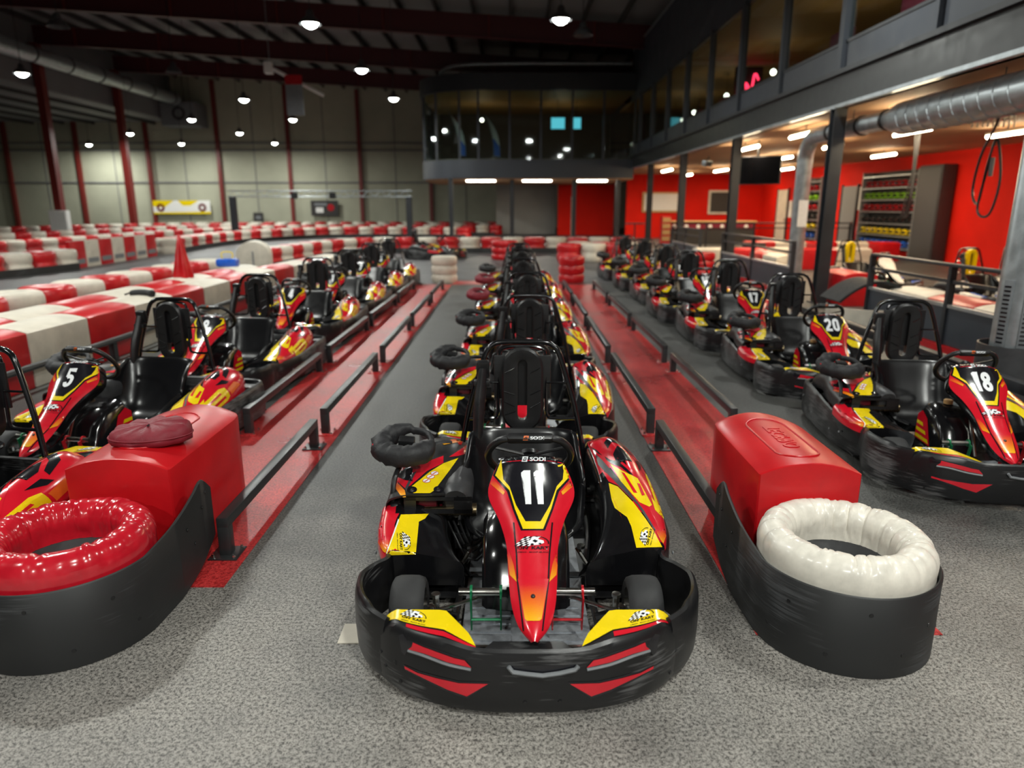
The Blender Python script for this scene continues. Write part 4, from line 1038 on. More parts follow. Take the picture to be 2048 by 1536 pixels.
# ------------------------------------------------------------------ end blocks, wrapped tyres and belts
def end_block(name, x0, x1, y0, y1, h, mark):
    w = (x1-x0)/2; cx = (x0+x1)/2; n = 10
    prof = [(-w, 0)]+[(-w+2*w*i/n, h+.055*(1-((i/n-.5)*2)**2)) for i in range(n+1)]+[(w, 0)]
    rows = []
    for yy, s in ((y0,.97),(y0+.012,1),(y1-.14,1),(y1-.06,.96),(y1-.012,.86),(y1,.74)): rows.append([(cx+a*s, yy, max(0, b*(1 if s > .96 or b > 0 else 1))) for a, b in prof])
    m = MB().grid(rows, True); k = len(prof); m.f += [tuple(range(k)), tuple(range(5*k+k-1, 5*k-1, -1))]; m.m += [0, 0]
    o = m.obj(name, M['bred'], None, smooth=35, bev=.008)
    ring = [(math.cos(R(a))*.11, (.20 if math.sin(R(a)) > 0 else -.20)+math.sin(R(a))*.11) for a in range(0, 360, 15)]
    def top(dx): return h+.055*(1-(dx/w)**2)+.001
    MB().tube([(cx+a, (y0+y1)/2-.02+b, top(a)) for a, b in ring], .005, 6, closed=True).obj('moulded_ridge', M['bred'], o)
    if mark:
        vs, fs, wd = text2d('TECPRO', .02); mm = MB(); kk = .34/wd
        P = [(-y*.085, x*kk) for x, y in vs]; mm.add([(cx+a, (y0+y1)/2-.03-b, top(a)+.0025) for a, b in P], fs); mm.obj('moulded_lettering', M['bred'], o, smooth=0, thick=.004)
    MB().lathe([(.052,0),(.052,.004),(.06,.004),(.06,0)], 20, Matrix.Translation((cx-.02, y0+.001, h-.2)) @ Matrix.Rotation(R(90),4,'X'), True).obj('moulded_plug', M['bred'], o)
    return o
tag(end_block('end_block', 1.17, 1.66, 3.10, 3.95, .565, True), 'glossy red plastic block with raised oval lettering behind the white wrapped tyre', 'barrier block')
tag(end_block('end_block', -2.16, -1.65, 3.16, 4.12, .565, False), 'glossy red plastic block carrying a maroon bag, behind the red wrapped tyre', 'barrier block')
from mathutils import noise as MN
def wrapped_tyre(cx, cy, mat, seed, label):
    t = empty('wrapped_tyre', (cx, cy, 0)); U, W = 180, 40; rows = []
    for i in range(U):
        a = 2*math.pi*i/U; row = []
        for j in range(W):
            b = 2*math.pi*j/W; rr = .100-.026*math.cos(2*b); cb = math.cos(b); sb = math.sin(b)
            p3 = V(math.cos(a)*3.2, math.sin(a)*3.2, seed+cb*.5)
            fold = max(0, sb)*.8+max(0, -cb)*.5
            cre = MN.noise(V(math.cos(a)*3.1+seed, math.sin(a)*3.1, b*.28+cb*.4)); cr2 = MN.noise(V(math.cos(a)*7+seed*2, math.sin(a)*7, b*.5+3))
            rr += (MN.noise(V(math.cos(a)*5, math.sin(a)*5, seed+b*.4))*.008-.013*max(0, 1-abs(cre)*9)-.008*max(0, 1-abs(cr2)*8)+.004)*fold
            fl = .95 if cb > 0 else 1.0
            r = .281+rr*cb*fl
            row.append((math.cos(a)*r, math.sin(a)*r, .345+rr*sb*1.0 if sb > 0 or cb > .1 else .345+rr*sb*1.2))
        rows.append(row)
    rows.append(rows[0]); MB().grid(rows, True).obj('film_wrap', mat, t, smooth=60)
    MB().lathe([(.20,.02),(.32,.0),(.352,.05),(.352,.20),(.32,.24),(.20,.23),(.17,.20),(.17,.06)], 40, None, True).obj('lower_tyre', M['rubber'], t)
    MB().lathe([(.165,.27),(.19,.22),(.31,.23),(.30,.30),(.2,.31)], 40, None, True).obj('inner_tyre', M['rubber'], t)
    return tag(t, label, 'tyre')
wrapped_tyre(1.425, 2.74, M['wrapwhite'], 3., 'white film-wrapped tyre lying flat in front of the lettered red block')
wrapped_tyre(-1.93, 2.76, M['wrapred'], 11., 'red film-wrapped tyre lying flat in the bottom left corner')
def belt(cx, cy, s, label):
    """rubber belt bent round the front of the tyre; s = +1 tail on the left (right-hand tyre)"""
    r = .366; P = []
    P += [(-.37,.60,.13,.40),(-.375,.50,.09,.475),(-.378,.40,.05,.445),(-.376,.28,.02,.405),(-.372,.15,.0,.375),(-.366,.0,0,.358)]
    for a in range(190, 375, 12): P.append((r*math.cos(R(a)), r*math.sin(R(a)), 0, .352))
    pts = cr([(p[0]*s, p[1], p[2]) for p in P], 90); tops = cr([(p[3], 0, 0) for p in P], 90)
    rows = []
    for i, (p, q) in enumerate(zip(pts, tops)):
        a = pts[max(0,i-1)]; b = pts[min(90,i+1)]; d = V(b.x-a.x, b.y-a.y, 0).normalized(); nn = V(d.y,-d.x,0)*.007*s
        z0 = max(.002, p.z); z1 = q.x
        rows.append([(cx+p.x+nn.x,cy+p.y+nn.y,z0),(cx+p.x+nn.x,cy+p.y+nn.y,z1-.006),(cx+p.x,cy+p.y,z1),(cx+p.x-nn.x,cy+p.y-nn.y,z1-.006),(cx+p.x-nn.x,cy+p.y-nn.y,z0)])
    m = MB().grid(rows, True); m.f += [tuple(range(5)), tuple(range(90*5+4, 90*5-1, -1))]; m.m += [0, 0]
    o = m.obj('rubber_belt', M['skirt'], None, smooth=50)
    rv = MB()
    for a, z in ((215,.25),(240,.08),(262,.28),(285,.10),(305,.20),(330,.12),(200,.1)):
        d = V(math.cos(R(a))*s, math.sin(R(a)), 0); rv.lathe([(0,0),(.009,0),(.008,.003),(0,.003)], 8, Matrix.Translation(V(cx,cy,z)+d*(r+.006)) @ d.to_track_quat('Z','Y').to_matrix().to_4x4())
    for y, z in ((.52,.40),(.47,.34),(.3,.3),(.36,.2)):
        d = V(-s,0,0); rv.lathe([(0,0),(.009,0),(.008,.003),(0,.003)], 8, Matrix.Translation(V(cx-.386*s,cy+y,z)) @ d.to_track_quat('Z','Y').to_matrix().to_4x4())
    rv.objs('rivet', M['satin'], o)
    return tag(o, label, 'rubber belt')
belt(1.425, 2.74, 1, 'black rubber belt bent round the white tyre with a raised tail')
belt(-1.93, 2.76, -1, 'black rubber belt bent round the red tyre with a raised tail')
# maroon bag on the left block
rows = []
for i, (k, z) in enumerate(((.0,.0),(.8,.0),(.97,.012),(1.0,.03),(.99,.055),(.93,.075),(.85,.088),(.4,.098),(0,.10))):
    rows.append([(math.cos(R(a))*.20*k*(1+.03*math.sin(a*.21+i)), math.sin(R(a))*.13*k*(1+.04*math.cos(a*.13)), z+(.022*math.sin(R(a)*1+.6)*k if z > .05 else 0)+(.008*math.sin(a*.17) if .05 < z < .099 else 0)) for a in range(0, 360, 10)])
bag = MB().grid(rows, True).obj('collar_bag', M['redcloth'], None, smooth=60); bag.location = (-1.87, 3.45, .606); bag.rotation_euler = (0,0,R(12))
tag(bag, 'rounded maroon cloth neck collar bag lying on the left red block', 'bag')
MB().tube([(math.cos(R(a))*.202, math.sin(R(a))*.132, .045) for a in range(0,360,10)], .004, 5, closed=True).obj('bag_seam', M['redcloth'], bag)
MB().add([(0,-.05,.1015),(.012,-.035,.1015),(.004,-.035,.1015),(.004,-.012,.1015),(-.004,-.012,.1015),(-.004,-.035,.1015),(-.012,-.035,.1015)], [(0,1,2,3,4,5,6)]).obj('bag_arrow', M['blackfilm'], bag, smooth=0)

# ------------------------------------------------------------------ barrier blocks beside the left kart row
def block_mesh(name, L, W, h, mat):
    n = 8; w = W/2
    prof = [(-w,0)]+[(-w+W*i/n, h+.05*(1-((i/n-.5)*2)**2)) for i in range(n+1)]+[(w,0)]
    m = MB().prism(prof, 'y', 0, L); return m.mesh(name, mat, smooth=35, bev=.018)
BLK = {c: block_mesh('barrier_block', .985, .6, .56, M['bred' if c == 'red' else 'bwhite']) for c in ('red','white')}
path = [(-4.85,5.9),(-4.80,8.8),(-4.76,11.7),(-4.62,14.3),(-4.45,16.3),(-4.3,18.2)]
def walk(path, step, closed=False):
    pts = cr([(x, y, 0) for x, y in path], 400); out = []; acc = 0; nxt = 0
    for a, b in zip(pts, pts[1:]):
        d = (b-a).length
        while nxt <= acc+d and d > 1e-9:
            f = (nxt-acc)/d; out.append((a.lerp(b, f), math.atan2(b.y-a.y, b.x-a.x))); nxt += step
        acc += d
    return out
def seq_label(k): return ['first','second','third','fourth','fifth','sixth','seventh','eighth','ninth','tenth','eleventh','twelfth','thirteenth','fourteenth'][k]
for k, (p, a) in enumerate(walk(path, 1.0)[:12]):
    c = 'red' if k % 2 == 0 else 'white'
    o = link('barrier_block', BLK[c], None, (p.x-.30, p.y, 0)); o.rotation_euler = (0,0,a-R(90))
    tag(o, '%s barrier block, %s from the left edge, front row beside left karts' % (c, seq_label(k)), 'barrier block', 'front row of barrier blocks beside the left karts')
    c = 'white' if k % 2 == 0 else 'red'
    o = link('barrier_block', BLK[c], None, (p.x-.92, p.y-.25, 0)); o.rotation_euler = (0,0,a-R(90))
    if k < 9: tag(o, '%s barrier block, %s from the left edge, second row beside left karts' % (c, seq_label(k)), 'barrier block', 'second row of barrier blocks beside the left karts')
    else: bpy.data.objects.remove(o)
t = empty('crash_rail', (-4.83,5.9,0)); tag(t, 'long dark steel rail bolted along the front of the left barrier blocks', 'rail')
pp = [V(x+.10, y, .25) for x, y in path[:-1]]
MB().tube([p-V(-4.83,5.9,0) for p in cr(pp, 30)], .035, 8).obj('rail_tube', M['railsteel'], t)
for p in cr(pp, 5): MB().bb(p.x+4.83-.06, p.x+4.83+.0, p.y-5.9-.04, p.y-5.9+.04, 0, .25).obj('rail_post', M['railsteel'], t)
# tyre stacks
def stack_mesh(name, r, h, mat, seg=18):
    n = 2; pr = [(r*.55, h*.985)]
    prof = [(0,0),(r*.9,0)]
    for k in range(n):
        z0 = h*k/n; z1 = h*(k+1)/n; d = z1-z0
        prof += [(r*.93,z0+d*.06),(r*.99,z0+d*.25),(r,z0+d*.5),(r*.99,z0+d*.75),(r*.93,z0+d*.94)]
    prof += [(r*.82,h),(r*.45,h*1.005),(r*.3,h*.97),(0,h*.965)]
    return MB().lathe(prof, seg).mesh(name, mat, smooth=50)
STK = {c: stack_mesh('tyre_stack', .40, .58, M['bred' if c == 'red' else 'bwhite'], 24) for c in ('red','white')}
LOW = {c: stack_mesh('tyre_stack', .42, .58, M['bred' if c == 'red' else 'bwhite'], 12) for c in ('red','white')}
for k, (p, a) in enumerate(walk([(-7.25,8.6),(-7.25,11.6),(-7.2,14.0),(-7.0,17.6)], .78)[:11]):
    c = 'red' if k % 2 else 'white'; o = link('tyre_stack', STK[c], None, (p.x, p.y, 0))
    tag(o, '%s covered tyre stack, %s from the left edge, behind the left barrier blocks' % (c, seq_label(k)), 'tyre stack', 'tyre stacks behind the left barrier blocks')
# red folded cone and white arched block
rows = []
for z, r in ((0,.14),(.06,.15),(.3,.10),(.55,.055),(.72,.02),(.74,.0)):
    rows.append([(math.cos(R(a))*r*(1+.18*math.sin(R(a)*5)), math.sin(R(a))*r*(1+.18*math.sin(R(a)*5)), z) for a in range(0,360,12)])
o = MB().grid(rows, True).obj('red_cone', M['bred'], None, smooth=60); o.location = (-5.62, 12.05, .585); tag(o, 'tall narrow red folded cone standing on the left barrier blocks', 'cone')
n = 12; pr = [(-.43,0)]+[(.43*math.cos(R(180-180*i/n)), .50+.36*math.sin(R(180*i/n))) for i in range(n+1)]+[(.43,0)]
o = MB().prism(pr, 'y', 0, .9).obj('arched_block', M['bwhite'], None, bev=.02, smooth=35); o.location = (-6.9, 18.9, 0); o.rotation_euler = (0,0,R(14)); tag(o, 'white arched plastic block standing at the end of the left tyre row', 'barrier block')
MB().bb(-.02,.02,-.006,.0,.1,.6).obj('moulded_slot', M['gray'], o)
o = MB().box((0,0,.08), (.42,.22,.16), None, .05).obj('blue_bag', M['blue'], None); o.location = (-6.1, 13.6, 0); o.location.z = .0; o.location = (-5.7,14.2,.60); tag(o, 'crumpled blue bag lying on the left barrier behind the red cone', 'bag')
MB().tube(cr([(-.1,0,.15),(-.1,0,.28),(.1,0,.28),(.1,0,.15)], 10), .012, 6).obj('bag_handle', M['yellow'], o)
g = MB().tube(cr([(-.16,0,.045),(-.05,.03,.05),(.08,.02,.05),(.17,-.03,.045)], 10), [.03,.045,.05,.05,.05,.048,.046,.045,.05,.055,.04], 10); o = g.obj('folded_glove_bag', M['cloth'], None); o.location = (-5.05, 9.55, .585); tag(o, 'small black cloth roll lying on a block of the left barrier', 'bag')
MB().tube([(-.17,0,.05),(-.24,.02,.03)], .012, 5).obj('bag_strap', M['cloth'], o)

# ------------------------------------------------------------------ track barriers farther off
def barrier(path, step, where, group, belt_h=.2, mesh=LOW, boards=None):
    for k, (p, a) in enumerate(walk(path, step)):
        c = 'red' if k % 2 else 'white'
        o = link('tyre_stack', mesh[c], None, (p.x, p.y, 0)); tag(o, '%s covered tyre stack in %s' % (c, where), 'tyre stack', group+', '+c)
    pts = cr([(x, y, 0) for x, y in path], 60); rows = []
    b = empty('barrier_belt', (pts[0].x, pts[0].y, 0)); o0 = pts[0]
    m = MB()
    for s in (-1, 1):
        rows = []
        for i, p in enumerate(pts):
            d = (pts[min(60,i+1)]-pts[max(0,i-1)]).normalized(); nn = V(d.y,-d.x,0)*s
            q = p-o0+nn*.43; w = nn*.02; rows.append([(q.x,q.y,0),(q.x+w.x,q.y+w.y,0),(q.x+w.x,q.y+w.y,belt_h),(q.x,q.y,belt_h)])
        m = MB().grid(rows, True); m.obj('belt_strip', M['skirt'], b, smooth=30)
    tag(b, 'black rubber belt at the foot of %s' % where, 'rubber belt')
barrier([(-14.5,14),(-13.2,18),(-12.8,20.3)], .8, 'the left edge barrier before the flat boards', 'left edge barrier')
barrier([(-13.1,27.0),(-13.5,31),(-13.3,35.5),(-11.2,40.2),(-8.5,41.2),(-5,41),(-2.4,40)], .84, 'the long curved barrier beyond the flat boards', 'long curved barrier')
barrier([(-7.3,20.2),(-7.1,22.4),(-6.7,25.5),(-5.6,27.6),(-3.4,27.8),(0,27.9),(4.4,27.9)], .84, 'the barrier closing the paddock exit', 'paddock exit barrier')
barrier([(-19.5,17),(-18,24),(-17.6,31),(-17,38),(-14.5,44.5),(-8,46),(-1,45)], .86, 'the second barrier line across the left track', 'second track barrier', .14)
barrier([(-26,22),(-23,31),(-21.5,40),(-18.5,47.5),(-10,50),(2,50)], .88, 'the third barrier line across the left track', 'third track barrier', .14)
barrier([(-34,27),(-30,38),(-26,48),(-16,53.5),(0,54)], .92, 'the farthest barrier line along the back wall', 'farthest track barrier', .14)
# flat red and white boards
for k, (p, a) in enumerate(walk([(-12.75,20.8),(-12.9,23.5),(-13.05,26.3)], .8)[:8]):
    c = 'red' if k % 2 == 0 else 'white'
    o = MB().bb(-.4,.4,-.06,.06,0,.78,.012).obj('flat_board', M['bred' if c == 'red' else 'bwhite'], None); o.location = (p.x, p.y, 0); o.rotation_euler = (0,0,a)
    MB().bb(-.3,.3,-.066,-.06,.12,.26).obj('board_print', M['gray'], o, smooth=0)
    tag(o, '%s flat barrier board, %s from the near end beside the left track' % (c, seq_label(k)), 'barrier board', 'flat boards beside the left track')
# tyre stacks at the ends of the strips and islands
def pile(x, y, z_list, mat, name, label, r=.31):
    t = empty(name, (x, y, 0)); tag(t, label, 'tyre stack')
    for z in z_list: MB().lathe([(.02,z+.04),(r*.6,z+.01),(r*.92,z),(r,z+.05),(r,z+.15),(r*.92,z+.2),(r*.6,z+.2),(.02,z+.17)], 20).obj('covered_tyre', mat, t)
    return t
pile(-1.62, 16.9, (0,.21,.42), M['bwhite'], 'tyre_pile', 'white covered tyre pile closing the far end of the left red strip')
pile(1.42, 16.9, (0,.21,.42), M['bred'], 'tyre_pile', 'red covered tyre pile closing the far end of the right red strip')
pile(-.25, 24.2, (0,.22,.44), M['bred'], 'tyre_pile', 'wide red tyre pile standing alone before the paddock exit barrier', .45)
for k, (x, y) in enumerate(((1.9,23.6),(2.7,23.4),(3.5,23.2),(2.3,24.45),(3.1,24.3),(3.9,24.15))):
    o = link('tyre_stack', LOW['red' if k % 2 == 0 else 'white'], None, (x, y, 0)); tag(o, '%s covered tyre stack in the island right of the paddock exit' % ('red' if k % 2 == 0 else 'white'), 'tyre stack', 'tyre island right of the exit, '+('red' if k % 2 == 0 else 'white'))
o = copy_tree(KART, None, FAR+('race_number','front_fairing')); o.location = (-1.6, 24.5, 0); o.rotation_euler = (0,0,R(80)); tag(o, 'dark go-kart without front fairing standing alone on the track exit', 'go-kart')

# ------------------------------------------------------------------ things on and before the back wall
def board(name, x0, x1, y, z0, z1, mat, label, cat):
    o = MB().bb(x0, x1, y-.04, y, z0, z1).obj(name, mat, None, smooth=0); return tag(o, label, cat)
o = board('wall_banner', -28.9, -24.3, YB-.30, 1.1, 2.15, M['paper'], 'wide yellow and white banner on the pale back wall', 'banner')
MB().add([(-28.9,YB-.345,2.15),(-27.2,YB-.345,2.15),(-28.0,YB-.345,1.6),(-28.9,YB-.345,1.7)], [(0,1,2,3)]).obj('banner_print', M['yellow'], o, smooth=0)
MB().add([(-26.9,YB-.345,2.15),(-25.2,YB-.345,2.15),(-25.9,YB-.345,1.75),(-26.5,YB-.345,1.75)], [(0,1,2,3)]).obj('banner_print', M['yellow'], o, smooth=0)
MB().add([(-28.9,YB-.345,1.1),(-24.3,YB-.345,1.1),(-24.3,YB-.345,1.28),(-28.9,YB-.345,1.22)], [(0,1,2,3)]).obj('banner_print', M['yellow'], o, smooth=0)
for x in (-28.3,-24.95): MB().lathe([(.15,-.01),(.32,-.01),(.32,.01),(.15,.01)], 20, Matrix.Translation((x,YB-.35,1.6)) @ Matrix.Rotation(R(90),4,'X'), True).obj('banner_emblem', M['maroon'], o)
o = board('wall_screen', -16.2, -14.0, YB-.30, .95, 2.15, M['dark_int'], 'dark advertising board with grey and red print on the back wall', 'sign')
MB().bb(-15.9,-14.9,YB-.345,YB-.34,1.75,1.95).obj('sign_print', M['gray'], o, smooth=0); MB().bb(-15.8,-15.2,YB-.345,YB-.34,1.2,1.6).obj('sign_print', M['paper'], o, smooth=0)
MB().lathe([(0,0),(.28,0),(.28,.01),(0,.01)], 16, Matrix.Translation((-14.6,YB-.34,1.6)) @ Matrix.Rotation(R(90),4,'X')).obj('sign_emblem', M['redmetal'], o)
o = board('wall_sign', -20.9, -20.1, YB-.30, .5, 1.2, M['dark_int'], 'small black square sign low on the back wall beside a red column', 'sign'); MB().bb(-20.7,-20.3,YB-.345,YB-.34,.7,.95).obj('sign_print', M['gray'], o, smooth=0)
t = empty('truss_gantry', (-14.1, 36, 0)); tag(t, 'grey lattice truss gantry spanning the far track', 'gantry')
for dz in (0,.28):
    for dy in (0,.28): MB().tube([(0,dy,2.2+dz),(9.1,dy,2.2+dz)], .03, 6).obj('truss_chord', M['galv'], t)
for k in range(30): MB().tube([(k*.303,0,2.2+(.28 if k % 2 else 0)),((k+1)*.303,0,2.2+(0 if k % 2 else .28))], .015, 4).obj('truss_brace', M['galv'], t)
for x in (.15, 8.95): MB().bb(x-.14,x+.14,0,.28,0,2.2).obj('truss_leg', M['darksteel'], t)
for x in (3.3, 5.2): MB().bb(x-.15,x+.15,-.12,.0,2.1,2.4).obj('truss_lamp', M['satin'], t)
t = empty('hanging_screen', (-8.7, 30, 5.3)); tag(t, 'tall hanging screen with a red header under the roof', 'screen')
MB().bb(-.33,.33,-.05,.05,0,1.15).obj('screen_panel', M['gray'], t); MB().bb(-.33,.33,-.055,.05,1.15,1.5).obj('screen_header', M['redmetal'], t)
for x in (-.25,.25): MB().tube([(x,0,1.5),(x,0,5.2)], .008, 4).obj('cable', M['satin'], t)
t = empty('radiant_heater', (-9.8, 30.6, 7.2)); tag(t, 'white tubular radiant heater hanging under the roof beams', 'heater')
MB().tube([(0,0,0),(2.0,.5,-1.0)], .07, 8).obj('heater_tube', M['paper'], t); MB().bb(-.2,.1,-.15,.15,-.25,.2,.02).obj('burner_box', M['paper'], t); MB().tube([(0,0,.2),(0,0,3.2)], .02, 5).obj('hanger', M['galv'], t)
# round duct along the left bay
t = empty('ventilation_duct', (-25.1, 20, 9.45)); tag(t, 'long round silver ventilation duct along the left bay under the roof', 'duct')
MB().tube([(0,0,0),(0,35.9,0)], .42, 18).obj('duct_pipe', M['galv'], t)
for k in range(12): MB().lathe([(.42,-.06),(.45,-.06),(.45,.06),(.42,.06)], 18, Matrix.Translation((0,1+k*3.1,0)) @ Matrix.Rotation(R(90),4,'X')).obj('duct_collar', M['char'], t)
for k in range(6): MB().tube([(0,2+k*6.5,.42),(0,2+k*6.5,2.0)], .015, 4).obj('hanger', M['satin'], t)
o = MB().bb(-26.5,-23.8,YB-2.4,YB-.3,7.6,9.3,.05).obj('air_unit', M['gray'], None); tag(o, 'grey air handling unit hanging in the far corner below the duct', 'air unit'); MB().tube([(-25.1,YB-1.3,9.3),(-25.1,YB-1.3,11.4)], .03, 5).obj('hanger', M['satin'], o)
MB().lathe([(.3,0),(.5,0),(.5,.05),(.3,.05)], 18, Matrix.Translation((-25.1,YB-2.4,8.5)) @ Matrix.Rotation(R(90),4,'X'), True).obj('fan_ring', M['char'], o)
# white cabinet and notice near the far columns
o = MB().bb(-26.4,-25.4,41.0,41.4,0,1.5,.02).obj('white_cabinet', M['paper'], None); tag(o, 'white cabinet standing at the foot of a red column', 'cabinet'); MB().bb(-26.35,-25.45,40.985,41.0,.1,1.4).obj('cabinet_door', M['paper'], o)
# flags inside the viewing room
for k, (x, y) in enumerate(((-2.6,36.6),(-.9,37.0))):
    t = empty('beach_flag', (x, y, 3.95)); tag(t, ['tall curved white and blue flag at the rounded end of the viewing room','tall curved white and blue flag nearer the middle of the viewing room'][k], 'flag')
    MB().tube(cr([(0,0,0),(-.1,0,1.2),(-.5,0,2.3)], 8), .02, 5).obj('flag_pole', M['gray'], t)
    rows = [[(-.04-.12*f**2-.33*f**3, 0, .25+2.05*f), (.30-.1*f**2-.62*f**3, .02, .2+1.95*f)] for f in [i/8 for i in range(9)]]
    MB().grid(rows).obj('flag_cloth', M['paper'], t, thick=.006); MB().grid([[(-.035,-.006,.26),(.30,-.006,.21)],[(-.05,-.008,.75),(.27,-.008,.7)],[(-.09,-.008,1.1),(.0,-.008,1.05)]]).obj('flag_print', M['blue'], t, thick=.004)
for k, (x, w_) in enumerate(((2.35,.75),(3.3,.5))):
    o = MB().bb(x-w_/2,x+w_/2,38.0,38.05,5.55,6.15).obj('wall_monitor', M['satin'], None); tag(o, ['larger glowing teal monitor in the viewing room','smaller glowing teal monitor beside it in the viewing room'][k], 'monitor'); MB().bb(x-w_/2+.03,x+w_/2-.03,37.98,38.0,5.58,6.12).obj('screen', M['teal'], o, smooth=0); MB().tube([(x,38.02,6.15),(x,38.02,6.98)], .02, 5).obj('bracket', M['satin'], o)
# ------------------------------------------------------------------ ground floor under the mezzanine
def tube_light(x, y0, y1, z, label):
    t = empty('tube_lamp', (x, (y0+y1)/2, z)); L = y1-y0
    MB().bb(-.03,.03,-L/2,L/2,.04,.09,.008).obj('lamp_body', M['bwhite'], t); MB().tube([(0,-L/2+.04,.0),(0,L/2-.04,.0)], .035, 8).obj('tube', M['tubeglow'], t)
    MB().bb(-.01,.01,-.01,.01,.09,3.46-z).obj('lamp_stem', M['gray'], t)
    l = bpy.data.lights.new('tube_light', 'AREA'); l.shape = 'RECTANGLE'; l.size = .12; l.size_y = L; l.energy = TUBE_W*L; l.color = (1,.80,.55); link('tube_light', l, t, (0,0,-.05))
    return tag(t, label, 'lamp', 'fluorescent tubes under the mezzanine')
TL = [(6.75,11.9,13.3),(6.35,15.1,16.9),(6.4,19.1,21.4),(8.4,14.8,16.3),(8.4,18.7,19.9),(8.9,23.3,26.0),(11.7,30.4,33.5),(10.7,15.3,16.7),(6.9,31.5,33.6),(9.3,31.5,33.6),(6.4,6.2,7.7),(8.8,9.0,10.4),(11.5,22,23.5),(11.2,11,12.4),(9.0,36.5,38),(12,37,38.5)]
for i, (x, a, b) in enumerate(TL): tube_light(x, a, b, 3.28, 'lit warm fluorescent tube lamp under the mezzanine')
# big round pipe with elbow
t = empty('extraction_pipe', (6.15, 15.4, 0)); tag(t, 'big silver spiral pipe under the mezzanine bending down to the floor', 'duct')
el = [V(0,-.45+.45*math.cos(R(a))*1, 2.70+.45*math.sin(R(a))) for a in range(0, 91, 15)]
MB().tube([(0,0,.02),(0,0,2.70)]+el[1:]+[(0,-3.3,3.15)], .155, 16).obj('pipe_thin', M['galv'], t)
MB().tube([(0,-3.3,3.15),(0,-3.7,3.12),(0,-12,3.12)], [.155,.25,.25], 18).obj('pipe_wide', M['galv'], t)
for k in range(30): MB().tube([(math.cos(R(a))*.253,-3.8-k*.28-a/360*.28,3.12+math.sin(R(a))*.253) for a in range(0,361,30)], .008, 4).obj('spiral_seam', M['galv'], t)
for y in (-1.2,-2.4,-3.25): MB().lathe([(.155,-.03),(.172,-.03),(.172,.03),(.155,.03)], 16, Matrix.Translation((0,y,3.15)) @ Matrix.Rotation(R(90),4,'X')).obj('pipe_clamp', M['satin'], t)
MB().bb(-.10,.10,-.162,-.155,1.35,1.9).obj('pipe_notice', M['paper'], t, smooth=0)
for y in (-2,-6): MB().tube([(0,y,3.3),(0,y,3.46)], .01, 4).obj('hanger', M['satin'], t)
# near vertical duct in its tub
t = empty('floor_duct', (4.78, 6.55, 0)); tag(t, 'silver duct column with slotted grilles standing in a grey tub at the right edge', 'duct')
MB().lathe([(0,.01),(.30,.01),(.30,.52),(.285,.52),(.28,.05),(0,.05)], 28).obj('grey_tub', M['char'], t)
MB().tube([(0,0,.05),(0,0,2.65),(.06,0,2.85),(.2,0,3.02),(.42,0,3.10),(1.14,0,3.12)], .20, 18).obj('duct_pipe', M['galv'], t)
for a in (200, 250, 300):
    T = Matrix.Rotation(R(a),4,'Z')
    MB().box(T @ V(.20,0,.82), (.03,.085,.62), T, .004).obj('grille_frame', M['gray'], t)
    for k in range(14): MB().box(T @ V(.217,0,.55+k*.04), (.006,.06,.016), T).obj('grille_slot', M['blackfilm'], t)
MB().lathe([(.20,2.57),(.225,2.57),(.225,2.63),(.20,2.63)], 18).obj('duct_clamp', M['satin'], t)
# railings
def railing(x0, y0, x1, y1, label, panel=True, h=1.10):
    t = empty('railing', (x0, y0, 0)); tag(t, label, 'railing'); d = V(x1-x0, y1-y0, 0); L = d.length; a = math.atan2(d.y, d.x); t.rotation_euler = (0,0,a)
    MB().bb(0,L,-.05,.05,h-.04,h,.008).obj('top_rail', M['darksteel'], t); MB().bb(0,L,-.02,.02,h-.24,h-.20).obj('middle_rail', M['darksteel'], t)
    n = max(1, round(L/2.0))
    for k in range(n+1): MB().bb(L*k/n-.03,L*k/n+.03,-.04,.04,0,h-.04).obj('rail_post', M['darksteel'], t)
    if panel:
        for k in range(n): MB().bb(L*k/n+.04,L*(k+1)/n-.04,-.015,.015,.10,.56).obj('infill_panel', M['fascia'], t)
        MB().bb(0,L,-.03,.03,.56,.60).obj('panel_rail', M['galv'], t); MB().bb(0,L,-.06,.06,.0,.09).obj('kerb', M['bred'], t)
    return t
railing(5.45,10.7,5.45,6.75,'grey steel railing with dark infill panels beside kart number 18')
railing(5.62,19.0,5.62,14.2,'grey steel railing with dark infill panels between two mezzanine columns')
railing(5.62,25.0,5.62,21.3,'farther grey steel railing beyond the second mezzanine column')
railing(8.0,29.5,XR-.1,29.5,'long grey railing crossing the ground floor before the helmet shelves', False)
# blocks of the second paddock
def blk(x, y, rz, c, label, z=0):
    o = link('barrier_block', BLK[c], None, (x, y, z)); o.rotation_euler = (0,0,R(rz)); return tag(o, label, 'barrier block')
for k in range(4): blk(6.05, 6.7+k*1.0, 0, 'red' if k % 2 == 0 else 'white', '%s barrier block, %s from the right edge behind the near railing' % ('red' if k % 2 == 0 else 'white', seq_label(k)))
for k in range(5): blk(5.3+k*1.0, 20.6, -90, 'white' if k % 2 == 0 else 'red', '%s barrier block, %s from the left in the row behind the right karts' % ('white' if k % 2 == 0 else 'red', seq_label(k)))
for k in range(5): blk(8.0+k*.985, 24.6-k*.14, -98, 'white' if k % 2 else 'red', '%s barrier block, %s from the left before the helmet shelves' % ('white' if k % 2 else 'red', seq_label(k)))
blk(6.32,12.75,0,'red','red barrier block standing beside the nearest mezzanine column'); blk(6.75,17.3,0,'white','white barrier block at the bend behind the silver pipe'); blk(6.75,18.35,0,'red','red barrier block at the bend behind the silver pipe')
pile(4.9, 18.3, (0,.21,.42), M['bred'], 'tyre_pile', 'red covered tyre pile behind kart number 16', .33)
